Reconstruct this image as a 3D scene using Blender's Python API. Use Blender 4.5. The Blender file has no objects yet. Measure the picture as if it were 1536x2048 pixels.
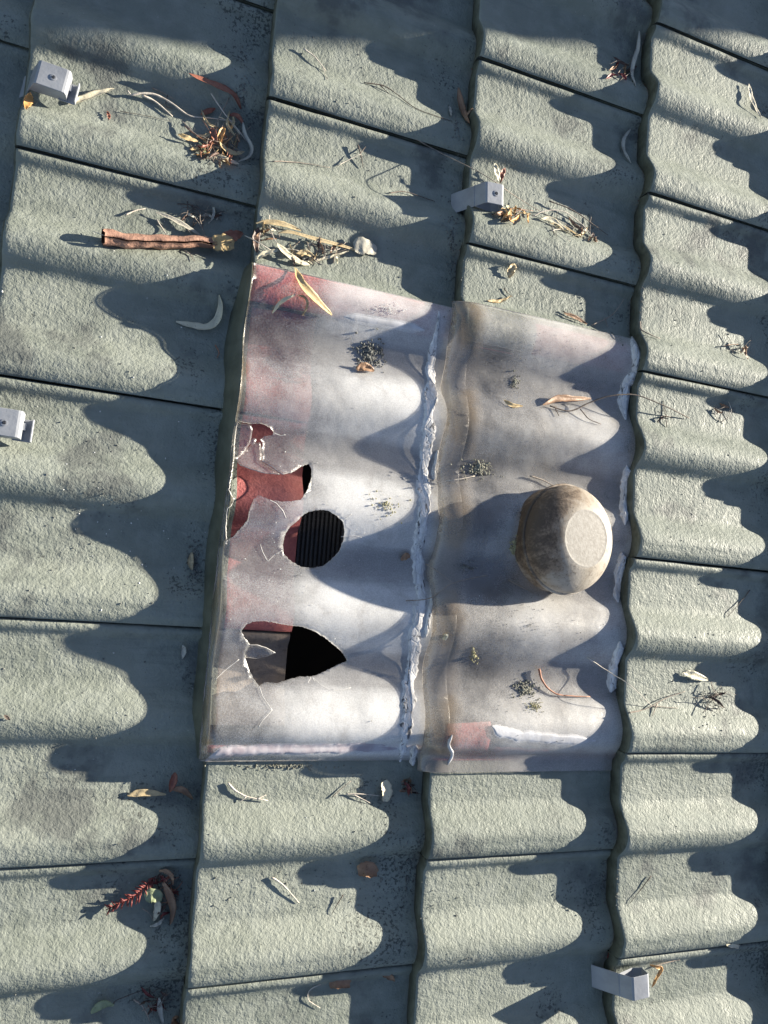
import bpy, bmesh, math, random
from mathutils import Vector, Matrix, noise
from mathutils.geometry import delaunay_2d_cdt

random.seed(11)
scene = bpy.context.scene
COL = scene.collection

# ------------------------------------------------------------------ frame of the roof
# roof-local axes: u = up the slope, v = along the eaves, z = out of the roof
PITCH = math.radians(22)
CP, SP = math.cos(PITCH), math.sin(PITCH)
M = Matrix(((CP, 0, -SP, 0), (0, 1, 0, 0), (SP, 0, CP, 3.6), (0, 0, 0, 1)))
G = 0.315446          # course gauge
W = 0.300             # cover width of a tile
STEP = 0.028          # height of a tile nose above the course below
K = STEP / G

# ------------------------------------------------------------------ camera
CR = Matrix(((0.9498193, -0.1006650, -0.2961585),
             (0.0724233, 0.9918464, -0.1048599),
             (0.3042995, 0.0781492, 0.9493653)))
CC = Vector((0.183851, -1.294620, 1.129115))
FPX = 1655.857
cam_d = bpy.data.cameras.new('camera')
cam = bpy.data.objects.new('camera', cam_d)
COL.objects.link(cam)
cam_d.sensor_fit = 'VERTICAL'
cam_d.sensor_height = 36.0
cam_d.sensor_width = 27.0
cam_d.lens = 36.0 * FPX / 2048.0
cam_d.clip_start = 0.02
cam_d.clip_end = 3000
cam.matrix_world = M @ Matrix.Translation(CC) @ CR.to_4x4()
scene.camera = cam

# ------------------------------------------------------------------ sky, sun, exposure
SUN_LOCAL = Vector((1.0, 0.275, 0.203)).normalized()
SUN = (M.to_3x3() @ SUN_LOCAL).normalized()
world = bpy.data.worlds.new('World')
scene.world = world
world.use_nodes = True
wn = world.node_tree
wn.nodes.clear()
sky = wn.nodes.new('ShaderNodeTexSky')
sky.sky_type = 'NISHITA'
sky.sun_disc = False
sky.sun_elevation = math.asin(SUN.z)
sky.sun_rotation = math.atan2(SUN.x, SUN.y)
sky.air_density = 0.6
sky.dust_density = 0.5
sky.ozone_density = 0.0
bg = wn.nodes.new('ShaderNodeBackground')
bg.inputs['Strength'].default_value = 0.06
wo = wn.nodes.new('ShaderNodeOutputWorld')
wn.links.new(sky.outputs[0], bg.inputs[0])
wn.links.new(bg.outputs[0], wo.inputs[0])

sun_d = bpy.data.lights.new('sun', 'SUN')
sun_d.energy = 5.0
sun_d.angle = math.radians(0.53)
sun_d.color = (1.0, 0.925, 0.785)
sun = bpy.data.objects.new('sun', sun_d)
COL.objects.link(sun)
sun.rotation_mode = 'QUATERNION'
sun.rotation_quaternion = SUN.to_track_quat('Z', 'Y')
sun.location = (6, 2, 9)

scene.view_settings.view_transform = 'Standard'
scene.view_settings.look = 'None'
scene.view_settings.gamma = 1.0
scene.view_settings.use_curve_mapping = False
scene.view_settings.exposure = 1.8
scene.render.engine = 'CYCLES'
scene.cycles.max_bounces = 10
scene.cycles.transparent_max_bounces = 24


# ================================================================== materials
class N:
    """small node-tree helper"""
    def __init__(self, name):
        self.m = bpy.data.materials.new(name)
        self.m.use_nodes = True
        self.t = self.m.node_tree
        self.t.nodes.clear()
        self.out = self.t.nodes.new('ShaderNodeOutputMaterial')

    def n(self, kind, **kw):
        nd = self.t.nodes.new(kind)
        for k, v in kw.items():
            setattr(nd, k, v)
        return nd

    def l(self, a, b):
        self.t.links.new(a, b)

    def put(self, sock, val):
        if isinstance(val, bpy.types.NodeSocket):
            self.l(val, sock)
        else:
            sock.default_value = val

    def coords(self, jitter=True):
        tc = self.n('ShaderNodeTexCoord')
        if not jitter:
            return tc.outputs['Object']
        oi = self.n('ShaderNodeObjectInfo')
        mul = self.math('MULTIPLY', oi.outputs['Random'], 37.0)
        va = self.n('ShaderNodeVectorMath', operation='ADD')
        self.l(tc.outputs['Object'], va.inputs[0])
        self.l(mul, va.inputs[1])
        return va.outputs[0]

    def noise(self, co, scale, detail=2.0, rough=0.5, dist=0.0):
        nd = self.n('ShaderNodeTexNoise')
        self.l(co, nd.inputs['Vector'])
        nd.inputs['Scale'].default_value = scale
        nd.inputs['Detail'].default_value = detail
        nd.inputs['Roughness'].default_value = rough
        nd.inputs['Distortion'].default_value = dist
        return nd.outputs['Fac']

    def voro(self, co, scale, feature='F1', rnd=1.0):
        nd = self.n('ShaderNodeTexVoronoi', feature=feature)
        self.l(co, nd.inputs['Vector'])
        nd.inputs['Scale'].default_value = scale
        nd.inputs['Randomness'].default_value = rnd
        return nd.outputs['Distance']

    def math(self, op, a, b=0.0, clamp=False):
        nd = self.n('ShaderNodeMath', operation=op, use_clamp=clamp)
        self.put(nd.inputs[0], a)
        self.put(nd.inputs[1], b)
        return nd.outputs[0]

    def ramp(self, fac, lo, hi, a=0.0, b=1.0):
        nd = self.n('ShaderNodeMapRange', interpolation_type='SMOOTHSTEP')
        self.l(fac, nd.inputs['Value'])
        nd.inputs['From Min'].default_value = lo
        nd.inputs['From Max'].default_value = hi
        nd.inputs['To Min'].default_value = a
        nd.inputs['To Max'].default_value = b
        return nd.outputs[0]

    def mix(self, fac, a, b):
        nd = self.n('ShaderNodeMix', data_type='RGBA')
        self.put(nd.inputs[0], fac)
        for s, v in ((nd.inputs[6], a), (nd.inputs[7], b)):
            if isinstance(v, tuple):
                v = (*v[:3], 1.0)
            self.put(s, v)
        return nd.outputs[2]

    def bump(self, h, dist, strength=1.0, prev=None):
        nd = self.n('ShaderNodeBump')
        self.l(h, nd.inputs['Height'])
        nd.inputs['Distance'].default_value = dist
        nd.inputs['Strength'].default_value = strength
        if prev is not None:
            self.l(prev, nd.inputs['Normal'])
        return nd.outputs[0]

    def bsdf(self, col, rough=0.6, normal=None, **kw):
        b = self.n('ShaderNodeBsdfPrincipled')
        if isinstance(col, tuple):
            col = (*col[:3], 1.0)
        self.put(b.inputs['Base Color'], col)
        self.put(b.inputs['Roughness'], rough)
        for k, v in kw.items():
            self.put(b.inputs[k], v)
        if normal is not None:
            self.l(normal, b.inputs['Normal'])
        return b.outputs[0]

    def surf(self, s):
        self.l(s, self.out.inputs['Surface'])
        return self.m

    def sep(self, co):
        nd = self.n('ShaderNodeSeparateXYZ')
        self.l(co, nd.inputs[0])
        return nd.outputs


def stucco(m, co):
    """raised splatter texture of the sprayed concrete"""
    a = m.noise(co, 290, 2.0, 0.55, 0.4)
    b = m.noise(co, 120, 2.0, 0.5)
    c = m.noise(co, 30, 2.0, 0.5)
    h = m.math('ADD', m.math('MULTIPLY', a, 0.75), m.math('MULTIPLY', b, 0.8))
    pits = m.ramp(m.voro(co, 95), 0.03, 0.10, -1.1, 0.0)
    gate = m.ramp(m.noise(co, 40, 1.0), 0.52, 0.60)
    h = m.math('ADD', h, m.math('MULTIPLY', pits, gate))
    h = m.math('ADD', h, m.math('MULTIPLY', c, 0.7))
    return h


def mat_tile():
    m = N('grey_green_roof_paint')
    raw = m.coords(False)
    co = m.coords()
    h = stucco(m, co)
    big = m.noise(co, 7, 3.0, 0.6)
    mid = m.noise(co, 38, 3.0, 0.6)
    col = m.mix(m.ramp(big, 0.3, 0.7), (0.178, 0.193, 0.161), (0.246, 0.260, 0.219))
    oi = m.n('ShaderNodeObjectInfo')
    col = m.mix(m.ramp(oi.outputs['Random'], 0.0, 1.0, 0.0, 0.55), col, (0.136, 0.154, 0.130))
    col = m.mix(m.ramp(mid, 0.35, 0.75, 0.0, 0.45), col, (0.282, 0.300, 0.266))
    strk = m.n('ShaderNodeMapping')
    strk.inputs['Scale'].default_value = (6.0, 45.0, 1.0)
    m.l(co, strk.inputs['Vector'])
    col = m.mix(m.ramp(m.noise(strk.outputs[0], 1.0, 4.0, 0.65), 0.50, 0.72, 0.0, 0.5), col, (0.125, 0.14, 0.12))
    # grit and grime: dark specks gathered in the pans below each nose
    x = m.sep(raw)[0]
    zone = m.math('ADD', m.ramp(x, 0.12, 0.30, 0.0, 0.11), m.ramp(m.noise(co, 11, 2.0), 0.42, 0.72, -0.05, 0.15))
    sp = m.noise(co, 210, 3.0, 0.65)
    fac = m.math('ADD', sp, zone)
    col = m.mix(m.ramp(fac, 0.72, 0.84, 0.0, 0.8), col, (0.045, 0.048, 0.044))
    st = m.math('MULTIPLY', m.noise(co, 16, 4.0, 0.65), m.noise(co, 5.5, 1.0))
    col = m.mix(m.ramp(st, 0.285, 0.42, 0.0, 0.75), col, (0.085, 0.09, 0.085))
    pale = m.noise(co, 150, 2.0, 0.6)
    col = m.mix(m.ramp(pale, 0.73, 0.78, 0.0, 0.5), col, (0.42, 0.43, 0.40))
    nrm = m.bump(h, 0.00145, 1.0)
    return m.surf(m.bsdf(col, m.ramp(mid, 0.3, 0.7, 0.55, 0.75), nrm, **{'Specular IOR Level': 0.3}))


def mat_bare(name, a, b, dark):
    """concrete that was never painted: under laps and under the skylights"""
    m = N(name)
    co = m.coords()
    h = stucco(m, co)
    col = m.mix(m.ramp(m.noise(co, 22, 4.0, 0.65), 0.3, 0.7), a, b)
    col = m.mix(m.ramp(m.noise(co, 60, 4.0, 0.7), 0.52, 0.75, 0.0, 0.7), col, dark)
    return m.surf(m.bsdf(col, 0.75, m.bump(h, 0.0012, 1.0)))


def mat_nose():  # darker than the tile tops: moss stain plus nose shade put into the colour
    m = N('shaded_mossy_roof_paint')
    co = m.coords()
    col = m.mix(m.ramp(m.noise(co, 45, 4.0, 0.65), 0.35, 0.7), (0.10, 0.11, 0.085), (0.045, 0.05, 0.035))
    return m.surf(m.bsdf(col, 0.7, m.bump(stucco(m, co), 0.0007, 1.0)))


def mat_sheet(name, brown_nose):
    """weathered glass-fibre sheet: partly clear, partly milky, dirty"""
    m = N(name)
    co = m.coords(False)
    x = m.sep(co)
    fine = m.noise(co, 520, 3.0, 0.75)
    cloud = m.noise(co, 9, 4.0, 0.6)
    blot = m.noise(co, 28, 4.0, 0.65, 0.6)
    lo, hi = ((0.68, 0.65, 0.61), (0.84, 0.825, 0.80)) if brown_nose else ((0.81, 0.805, 0.79), (0.90, 0.895, 0.885))
    col = m.mix(m.ramp(cloud, 0.3, 0.7), lo, hi)
    col = m.mix(m.ramp(blot, 0.50, 0.76, 0.0, 0.45), col, (0.44, 0.40, 0.36))
    col = m.mix(m.ramp(fine, 0.58, 0.74, 0.0, 0.25), col, (0.30, 0.28, 0.25))
    if brown_nose:
        edge = m.math('ADD', x[0], m.math('MULTIPLY', m.noise(co, 24, 3.0), 0.03))
        col = m.mix(m.ramp(edge, 0.030, 0.062, 0.85, 0.0), col, (0.30, 0.215, 0.115))
        wide = m.math('ADD', x[0], m.math('MULTIPLY', m.noise(co, 12, 3.0), 0.16))
        col = m.mix(m.ramp(wide, 0.06, 0.18, 0.20, 0.0), col, (0.42, 0.33, 0.24))
    else:
        edge = m.math('ADD', x[0], m.math('MULTIPLY', m.noise(co, 30, 3.0), 0.02))
        col = m.mix(m.ramp(edge, 0.010, 0.020, 0.85, 0.0), col, (0.50, 0.33, 0.17))
    # shade painted into the valley colour, streaked up and down the slope
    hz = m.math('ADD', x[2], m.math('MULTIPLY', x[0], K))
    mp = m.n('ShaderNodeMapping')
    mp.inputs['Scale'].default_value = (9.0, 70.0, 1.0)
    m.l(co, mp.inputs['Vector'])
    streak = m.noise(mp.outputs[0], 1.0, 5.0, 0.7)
    valley_shade = m.math('ADD', hz, m.math('MULTIPLY', streak, 0.016))
    col = m.mix(m.ramp(valley_shade, 0.014, 0.026, 0.68, 0.0), col, (0.36, 0.345, 0.335))
    nrm = m.bump(m.math('ADD', fine, m.math('MULTIPLY', m.noise(co, 60, 3.0), 2.0)), 0.00035, 0.8)
    dif = m.n('ShaderNodeBsdfDiffuse')
    m.l(col, dif.inputs['Color'])
    m.l(nrm, dif.inputs['Normal'])
    tr = m.n('ShaderNodeBsdfTranslucent')
    m.l(col, tr.inputs['Color'])
    gl = m.n('ShaderNodeBsdfGlossy')
    gl.inputs['Roughness'].default_value = 0.28
    m.l(nrm, gl.inputs['Normal'])
    cl = m.n('ShaderNodeBsdfTransparent')
    cl.inputs['Color'].default_value = (0.97, 0.96, 0.95, 1)
    s1 = m.n('ShaderNodeMixShader')
    s1.inputs[0].default_value = 0.30
    m.l(dif.outputs[0], s1.inputs[1])
    m.l(tr.outputs[0], s1.inputs[2])
    # how clear: more see-through towards the nose, milky further up
    clear = m.math('ADD', m.ramp(m.math('ADD', x[0], m.math('MULTIPLY', m.noise(co, 22, 5.0, 0.7), 0.09)), 0.085, 0.215, 0.86, 0.60 if brown_nose else 0.46), m.ramp(cloud, 0.32, 0.68, 0.09, -0.09))
    clear = m.math('ADD', clear, m.ramp(x[1], 0.250, 0.295, 0.0, 0.0 if brown_nose else 0.12))
    clear = m.math('SUBTRACT', clear, m.ramp(x[1], -0.320, -0.305, 0.10, 0.0))
    clear = m.math('ADD', clear, m.ramp(fine, 0.40, 0.64, 0.06, -0.10), True)
    if brown_nose:
        clear = m.math('SUBTRACT', clear, m.ramp(edge, 0.030, 0.062, 0.30, 0.0), True)
    s2 = m.n('ShaderNodeMixShader')
    m.l(clear, s2.inputs[0])
    m.l(s1.outputs[0], s2.inputs[1])
    m.l(cl.outputs[0], s2.inputs[2])
    s3 = m.n('ShaderNodeMixShader')
    s3.inputs[0].default_value = 0.07
    m.l(s2.outputs[0], s3.inputs[1])
    m.l(gl.outputs[0], s3.inputs[2])
    return m.surf(s3.outputs[0])


def mat_simple(name, a, b, scale=60, rough=0.6, bump=0.0, bscale=200, **kw):
    m = N(name)
    co = m.coords()
    col = m.mix(m.ramp(m.noise(co, scale, 3.0, 0.6), 0.32, 0.68), a, b)
    nrm = m.bump(m.noise(co, bscale, 3.0, 0.6), bump) if bump else None
    return m.surf(m.bsdf(col, rough, nrm, **kw))


def mat_sealant():
    m = N('cracked_white_sealant')
    co = m.coords()
    crack = m.voro(co, 75, 'DISTANCE_TO_EDGE')
    mp = m.n('ShaderNodeMapping')
    mp.inputs['Scale'].default_value = (1.0, 0.25, 1.0)
    m.l(co, mp.inputs['Vector'])
    n1 = m.noise(mp.outputs[0], 130, 4.0, 0.65, 1.0)
    col = m.mix(m.ramp(n1, 0.35, 0.65), (0.66, 0.66, 0.66), (0.46, 0.455, 0.45))
    col = m.mix(m.ramp(m.noise(mp.outputs[0], 85, 4.0, 0.7, 1.5), 0.57, 0.63, 0.0, 0.9), col, (0.05, 0.05, 0.055))
    h = m.math('ADD', m.ramp(crack, 0.0, 0.12, -0.5, 0.0), m.math('MULTIPLY', n1, 1.5))
    return m.surf(m.bsdf(col, 0.7, m.bump(h, 0.0011, 1.0)))


def mat_bowl():
    m = N('grimy_white_plastic')
    co = m.coords(False)
    x = m.sep(co)
    n1 = m.noise(co, 26, 5.0, 0.68, 0.8)
    n2 = m.noise(co, 240, 3.0, 0.65)
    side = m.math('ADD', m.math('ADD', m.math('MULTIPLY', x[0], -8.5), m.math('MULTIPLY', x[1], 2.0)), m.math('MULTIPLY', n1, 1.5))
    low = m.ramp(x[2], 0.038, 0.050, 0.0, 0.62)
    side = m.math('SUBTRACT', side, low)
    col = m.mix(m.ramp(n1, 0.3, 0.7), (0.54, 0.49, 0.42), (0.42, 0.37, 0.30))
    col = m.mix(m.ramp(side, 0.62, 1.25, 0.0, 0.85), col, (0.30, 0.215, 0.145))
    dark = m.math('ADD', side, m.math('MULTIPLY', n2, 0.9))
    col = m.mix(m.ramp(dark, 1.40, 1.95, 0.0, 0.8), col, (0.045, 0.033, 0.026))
    col = m.mix(m.ramp(n2, 0.56, 0.70, 0.0, 0.65), col, (0.13, 0.10, 0.08))
    col = m.mix(m.ramp(m.noise(co, 75, 4.0, 0.7), 0.54, 0.72, 0.0, 0.5), col, (0.20, 0.155, 0.115))
    t = m.n('ShaderNodeBsdfTranslucent')
    m.l(col, t.inputs['Color'])
    s = m.n('ShaderNodeMixShader')
    s.inputs[0].default_value = 0.36
    m.l(m.bsdf(col, 0.6, m.bump(n2, 0.0005)), s.inputs[1])
    m.l(t.outputs[0], s.inputs[2])
    return m.surf(s.outputs[0])


def mat_leaf(name, a, b, spot=(0.05, 0.03, 0.02)):
    m = N(name)
    co = m.coords()
    col = m.mix(m.ramp(m.noise(co, 70, 3.0, 0.6), 0.3, 0.7), a, b)
    col = m.mix(m.ramp(m.noise(co, 260, 3.0, 0.6), 0.60, 0.72, 0.0, 0.6), col, spot)
    nrm = m.bump(m.noise(co, 300, 2.0), 0.0004)
    d = m.bsdf(col, 0.5, nrm)
    t = m.n('ShaderNodeBsdfTranslucent')
    m.l(col, t.inputs['Color'])
    s = m.n('ShaderNodeMixShader')
    s.inputs[0].default_value = 0.22
    m.l(d, s.inputs[1])
    m.l(t.outputs[0], s.inputs[2])
    return m.surf(s.outputs[0])


MT = {
    'tile': mat_tile(),
    'red': mat_bare('bare_red_concrete', (0.29, 0.070, 0.068), (0.38, 0.125, 0.115), (0.15, 0.035, 0.037)),
    'brown': mat_bare('bare_brown_concrete', (0.17, 0.135, 0.11), (0.23, 0.19, 0.155), (0.07, 0.055, 0.045)),
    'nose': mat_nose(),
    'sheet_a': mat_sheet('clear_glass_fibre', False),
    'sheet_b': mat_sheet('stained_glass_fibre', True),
    'rim': mat_simple('broken_glass_fibre_edge', (0.60, 0.585, 0.56), (0.44, 0.42, 0.39), 200, 0.35),
    'lip': mat_simple('olive_painted_lip', (0.065, 0.072, 0.052), (0.10, 0.108, 0.082), 30, 0.5, 0.0004),
    'sealant': mat_sealant(),
    'silicone': mat_simple('milky_silicone', (0.44, 0.42, 0.44), (0.32, 0.27, 0.29), 40, 0.35, 0.0004, 80),
    'whitepaint': mat_simple('peeling_white_paint', (0.52, 0.52, 0.54), (0.40, 0.395, 0.40), 60, 0.6, 0.0003, 120),
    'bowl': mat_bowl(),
    'disc': mat_simple('worn_bowl_base', (0.265, 0.248, 0.222), (0.20, 0.182, 0.158), 160, 0.75, 0.0004, 300),
    'black': mat_simple('black_plastic', (0.012, 0.012, 0.013), (0.022, 0.021, 0.020), 60, 0.5),
    'void': mat_simple('near_black_board', (0.02, 0.018, 0.016), (0.03, 0.026, 0.022), 8, 0.9),  # near black, standing in for the darkness of the roof space
    'timber': mat_simple('rough_batten_timber', (0.16, 0.10, 0.06), (0.22, 0.15, 0.09), 25, 0.8, 0.0006, 90),
    'metal': mat_simple('pale_galvanised_metal', (0.24, 0.25, 0.27), (0.30, 0.31, 0.33), 40, 0.5, 0.0003, 150),
    'screw': mat_simple('dark_screw_steel', (0.07, 0.07, 0.075), (0.13, 0.13, 0.13), 200, 0.4, Metallic=0.7),
    'caster': mat_simple('shadow_caster_render', (0.30, 0.16, 0.12), (0.38, 0.22, 0.17), 14, 0.85, 0.002, 60),
    'ground': mat_simple('dry_lawn', (0.07, 0.085, 0.035), (0.12, 0.11, 0.055), 0.8, 0.95),
    'lichen': mat_simple('grey_lichen', (0.13, 0.13, 0.10), (0.27, 0.26, 0.21), 300, 0.95),
    'lichen_y': mat_simple('yellow_lichen', (0.24, 0.22, 0.11), (0.38, 0.35, 0.22), 300, 0.95),
    'lichen_d': mat_simple('dark_lichen', (0.07, 0.072, 0.066), (0.20, 0.20, 0.18), 240, 0.95),
    'grit': mat_simple('pale_grit', (0.55, 0.54, 0.50), (0.75, 0.75, 0.73), 300, 0.9),
    'bark': mat_simple('red_brown_bark', (0.22, 0.115, 0.08), (0.34, 0.19, 0.13), 60, 0.8, 0.002, 130),
    'bark_in': mat_simple('dark_inner_bark', (0.06, 0.03, 0.02), (0.12, 0.06, 0.035), 60, 0.85),
    'tan': mat_leaf('tan_leaf', (0.52, 0.40, 0.22), (0.62, 0.50, 0.30)),
    'pale': mat_leaf('pale_leaf', (0.60, 0.55, 0.40), (0.70, 0.64, 0.48)),
    'yellow': mat_leaf('yellow_leaf', (0.52, 0.37, 0.17), (0.60, 0.46, 0.25)),
    'brown_leaf': mat_leaf('brown_leaf', (0.30, 0.17, 0.10), (0.40, 0.25, 0.15)),
    'red_leaf': mat_leaf('red_brown_leaf', (0.26, 0.085, 0.055), (0.34, 0.14, 0.085)),
    'wine_leaf': mat_leaf('wine_red_leaf', (0.14, 0.025, 0.025), (0.24, 0.06, 0.05)),
    'dark_leaf': mat_leaf('dark_brown_leaf', (0.085, 0.05, 0.04), (0.14, 0.085, 0.06)),
    'orange': mat_leaf('orange_leaf', (0.52, 0.26, 0.08), (0.60, 0.36, 0.14)),
    'grey_leaf': mat_leaf('grey_leaf', (0.46, 0.43, 0.35), (0.56, 0.53, 0.44)),
    'green': mat_leaf('dull_green_leaf', (0.26, 0.30, 0.16), (0.34, 0.37, 0.22)),
    'twig_pale': mat_simple('pale_twig_bark', (0.46, 0.40, 0.33), (0.58, 0.52, 0.44), 150, 0.8, 0.0004, 300),
    'twig': mat_simple('grey_twig_bark', (0.22, 0.175, 0.14), (0.32, 0.27, 0.22), 150, 0.8, 0.0004, 300),
    'twig_dark': mat_simple('dark_twig_bark', (0.075, 0.055, 0.045), (0.13, 0.10, 0.08), 150, 0.8, 0.0004, 300),
    'twig_red': mat_simple('red_twig_bark', (0.30, 0.12, 0.07), (0.40, 0.19, 0.11), 150, 0.7),
}


# ================================================================== roof profile and projection
# (distance below a lap line, height) in millimetres, over one whole 300 mm tile
ROLL = [(73, 0), (77, .7), (83, 3.4), (90, 8.2), (97, 13.2), (104, 17.8), (111, 21.4), (117, 23.4), (122, 24.1), (127, 23.7), (133, 22.0),
        (139, 19.0), (144.5, 14.8), (149, 10.4), (153, 6.2), (156.5, 2.8), (160, .9), (164, .2), (168, 0)]
SHOULDER = [(0.5, 5.0), (1.0, 9.0), (2.8, 11.2), (6, 11.9), (9, 11.2), (12, 9.0), (15, 5.8), (18, 2.6), (21, .8), (25, 0)]
ROLL = [(t, h * 1.06) for t, h in ROLL]
PERIODIC = [(18, 0)] + ROLL


def lerp_table(tab, t):
    if t <= tab[0][0]:
        return tab[0][1]
    for (a, ha), (b, hb) in zip(tab, tab[1:]):
        if t <= b:
            return ha + (hb - ha) * (t - a) / (b - a)
    return tab[-1][1]


def prof(v):
    """height of the roll at v (metres), same for every course"""
    t = (-v * 1000.0) % 150.0
    if t < 18.0:
        t += 150.0
    return lerp_table(PERIODIC, t) / 1000.0


SH_A = dict(u0=G, u1=2 * G + 0.028, top=-0.848, bot=-1.521)
SH_B = dict(u0=2 * G, u1=3 * G + 0.06, top=-0.842, bot=-1.534)
SHEET_UP = 0.0042


def sheet_prof(v, sh):
    """rounder corrugation of the sheets, easing into the tile profile at both side laps"""
    t = (-v * 1000.0) % 150.0
    f = (t - 45) / 77.0 if 45 <= t <= 122 else ((195 - t) / 73.0 if t > 122 else (45 - t) / 73.0)
    h = 0.0258 * (0.5 - 0.5 * math.cos(math.pi * f))
    e = min(sh['top'] - v, v - sh['bot'])
    e = max(0.0, min(1.0, (e - 0.012) / 0.04))
    e = e * e * (3 - 2 * e)
    h = prof(v) * (1 - e) + h * e
    if sh is SH_A and -1.526 < v < -1.498:
        h = max(h, lerp_table(SHOULDER, max(3.0, -(v + 1.5) * 1000.0)) / 1000.0 + 0.0005)
    return h


def surf(u, v):
    i = math.floor(u / G + 1e-6)
    z = -K * (u - i * G)
    for c, sh in ((1, SH_A), (2, SH_B)):
        if i == c and sh['bot'] < v < sh['top']:
            return z + sheet_prof(v, sh) + SHEET_UP + 0.0018
    return z + prof(v)


def ray(px, py):
    return (CR @ Vector(((px - 768) / FPX, -(py - 1024) / FPX, -1.0)))


def hit(px, py, z):
    d = ray(px, py)
    return CC + d * ((z - CC.z) / d.z)


def on(px, py, lift=0.0):
    """point of the roof surface seen at photo pixel (px, py), raised by lift"""
    z = 0.0
    for _ in range(14):
        p = hit(px, py, z + lift)
        z += 0.6 * (surf(p.x, p.y) - z)
    return hit(px, py, z + lift)


# ================================================================== mesh helpers
def new_mesh(name, verts, faces, mats, idx=None, smooth=True):
    me = bpy.data.meshes.new(name)
    me.from_pydata([tuple(v) for v in verts], [], faces)
    for m in mats:
        me.materials.append(m)
    if idx:
        me.polygons.foreach_set('material_index', idx)
    if smooth:
        me.polygons.foreach_set('use_smooth', [True] * len(me.polygons))
    me.update()
    return me


def link(name, me, parent=None):
    o = bpy.data.objects.new(name, me)
    COL.objects.link(o)
    if parent is not None:
        o.parent = parent
    return o


def tag(o, label, cat, group=None):
    o['label'] = label
    o['category'] = cat
    if group:
        o['group'] = group
    return o


def top_empty(name, base, label, cat, group=None):
    o = bpy.data.objects.new(name, None)
    o.empty_display_size = 0.02
    COL.objects.link(o)
    o.matrix_world = M @ Matrix.Translation(base)
    return tag(o, label, cat, group)


def top_mesh(name, verts, faces, mats, label, cat, group=None, idx=None, smooth=True):
    """a thing of one mesh; verts in roof coordinates, origin at its lowest corner's centre"""
    n = len(verts)
    base = Vector((sum(v[0] for v in verts) / n, sum(v[1] for v in verts) / n, min(v[2] for v in verts)))
    me = new_mesh(name, [Vector(v) - base for v in verts], faces, mats, idx, smooth)
    o = link(name, me)
    o.matrix_world = M @ Matrix.Translation(base)
    return tag(o, label, cat, group)


def catmull(pts, n):
    if len(pts) == 2:
        return [pts[0].lerp(pts[1], i / n) for i in range(n + 1)]
    P = [pts[0] * 2 - pts[1]] + list(pts) + [pts[-1] * 2 - pts[-2]]
    out = []
    segs = len(pts) - 1
    for i in range(n + 1):
        f = i / n * segs
        k = min(int(f), segs - 1)
        t = f - k
        a, b, c, d = P[k:k + 4]
        out.append(0.5 * ((2 * b) + (c - a) * t + (2 * a - 5 * b + 4 * c - d) * t * t + (3 * b - a - 3 * c + d) * t ** 3))
    return out


def tube(path, radii, sides=6, cap=True):
    vs, fs = [], []
    n = len(path)
    up = Vector((0.13, 0.21, 1)).normalized()
    for i, p in enumerate(path):
        t = (path[min(i + 1, n - 1)] - path[max(i - 1, 0)])
        if t.length < 1e-9:
            t = Vector((1, 0, 0))
        t.normalize()
        a = t.cross(up)
        if a.length < 1e-4:
            a = Vector((1, 0, 0))
        a.normalize()
        b = a.cross(t)
        for k in range(sides):
            an = 2 * math.pi * k / sides
            vs.append(p + (a * math.cos(an) + b * math.sin(an)) * radii[i])
    for i in range(n - 1):
        for k in range(sides):
            k2 = (k + 1) % sides
            fs.append((i * sides + k, i * sides + k2, (i + 1) * sides + k2, (i + 1) * sides + k))
    if cap:
        fs.append(tuple(range(sides))[::-1])
        fs.append(tuple(range((n - 1) * sides, n * sides)))
    return vs, fs


# ================================================================== the roof and its tiles
roof = bpy.data.objects.new('tiled_roof', None)
COL.objects.link(roof)
roof.matrix_world = M
tag(roof, 'grey-green painted concrete tile roof filling the whole picture', 'roof')

T_TOP = [(t, h) for t, h in SHOULDER] + [(45, 0)] + ROLL + [(195, 0)] + \
        [(t + 150, h) for t, h in ROLL if t + 150 < 286] + [(288, 23.4), (293, 20.6), (297, 17.6), (299.0, 15.8), (299.6, 14.4)]
TILE_LEN = 0.420


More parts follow.
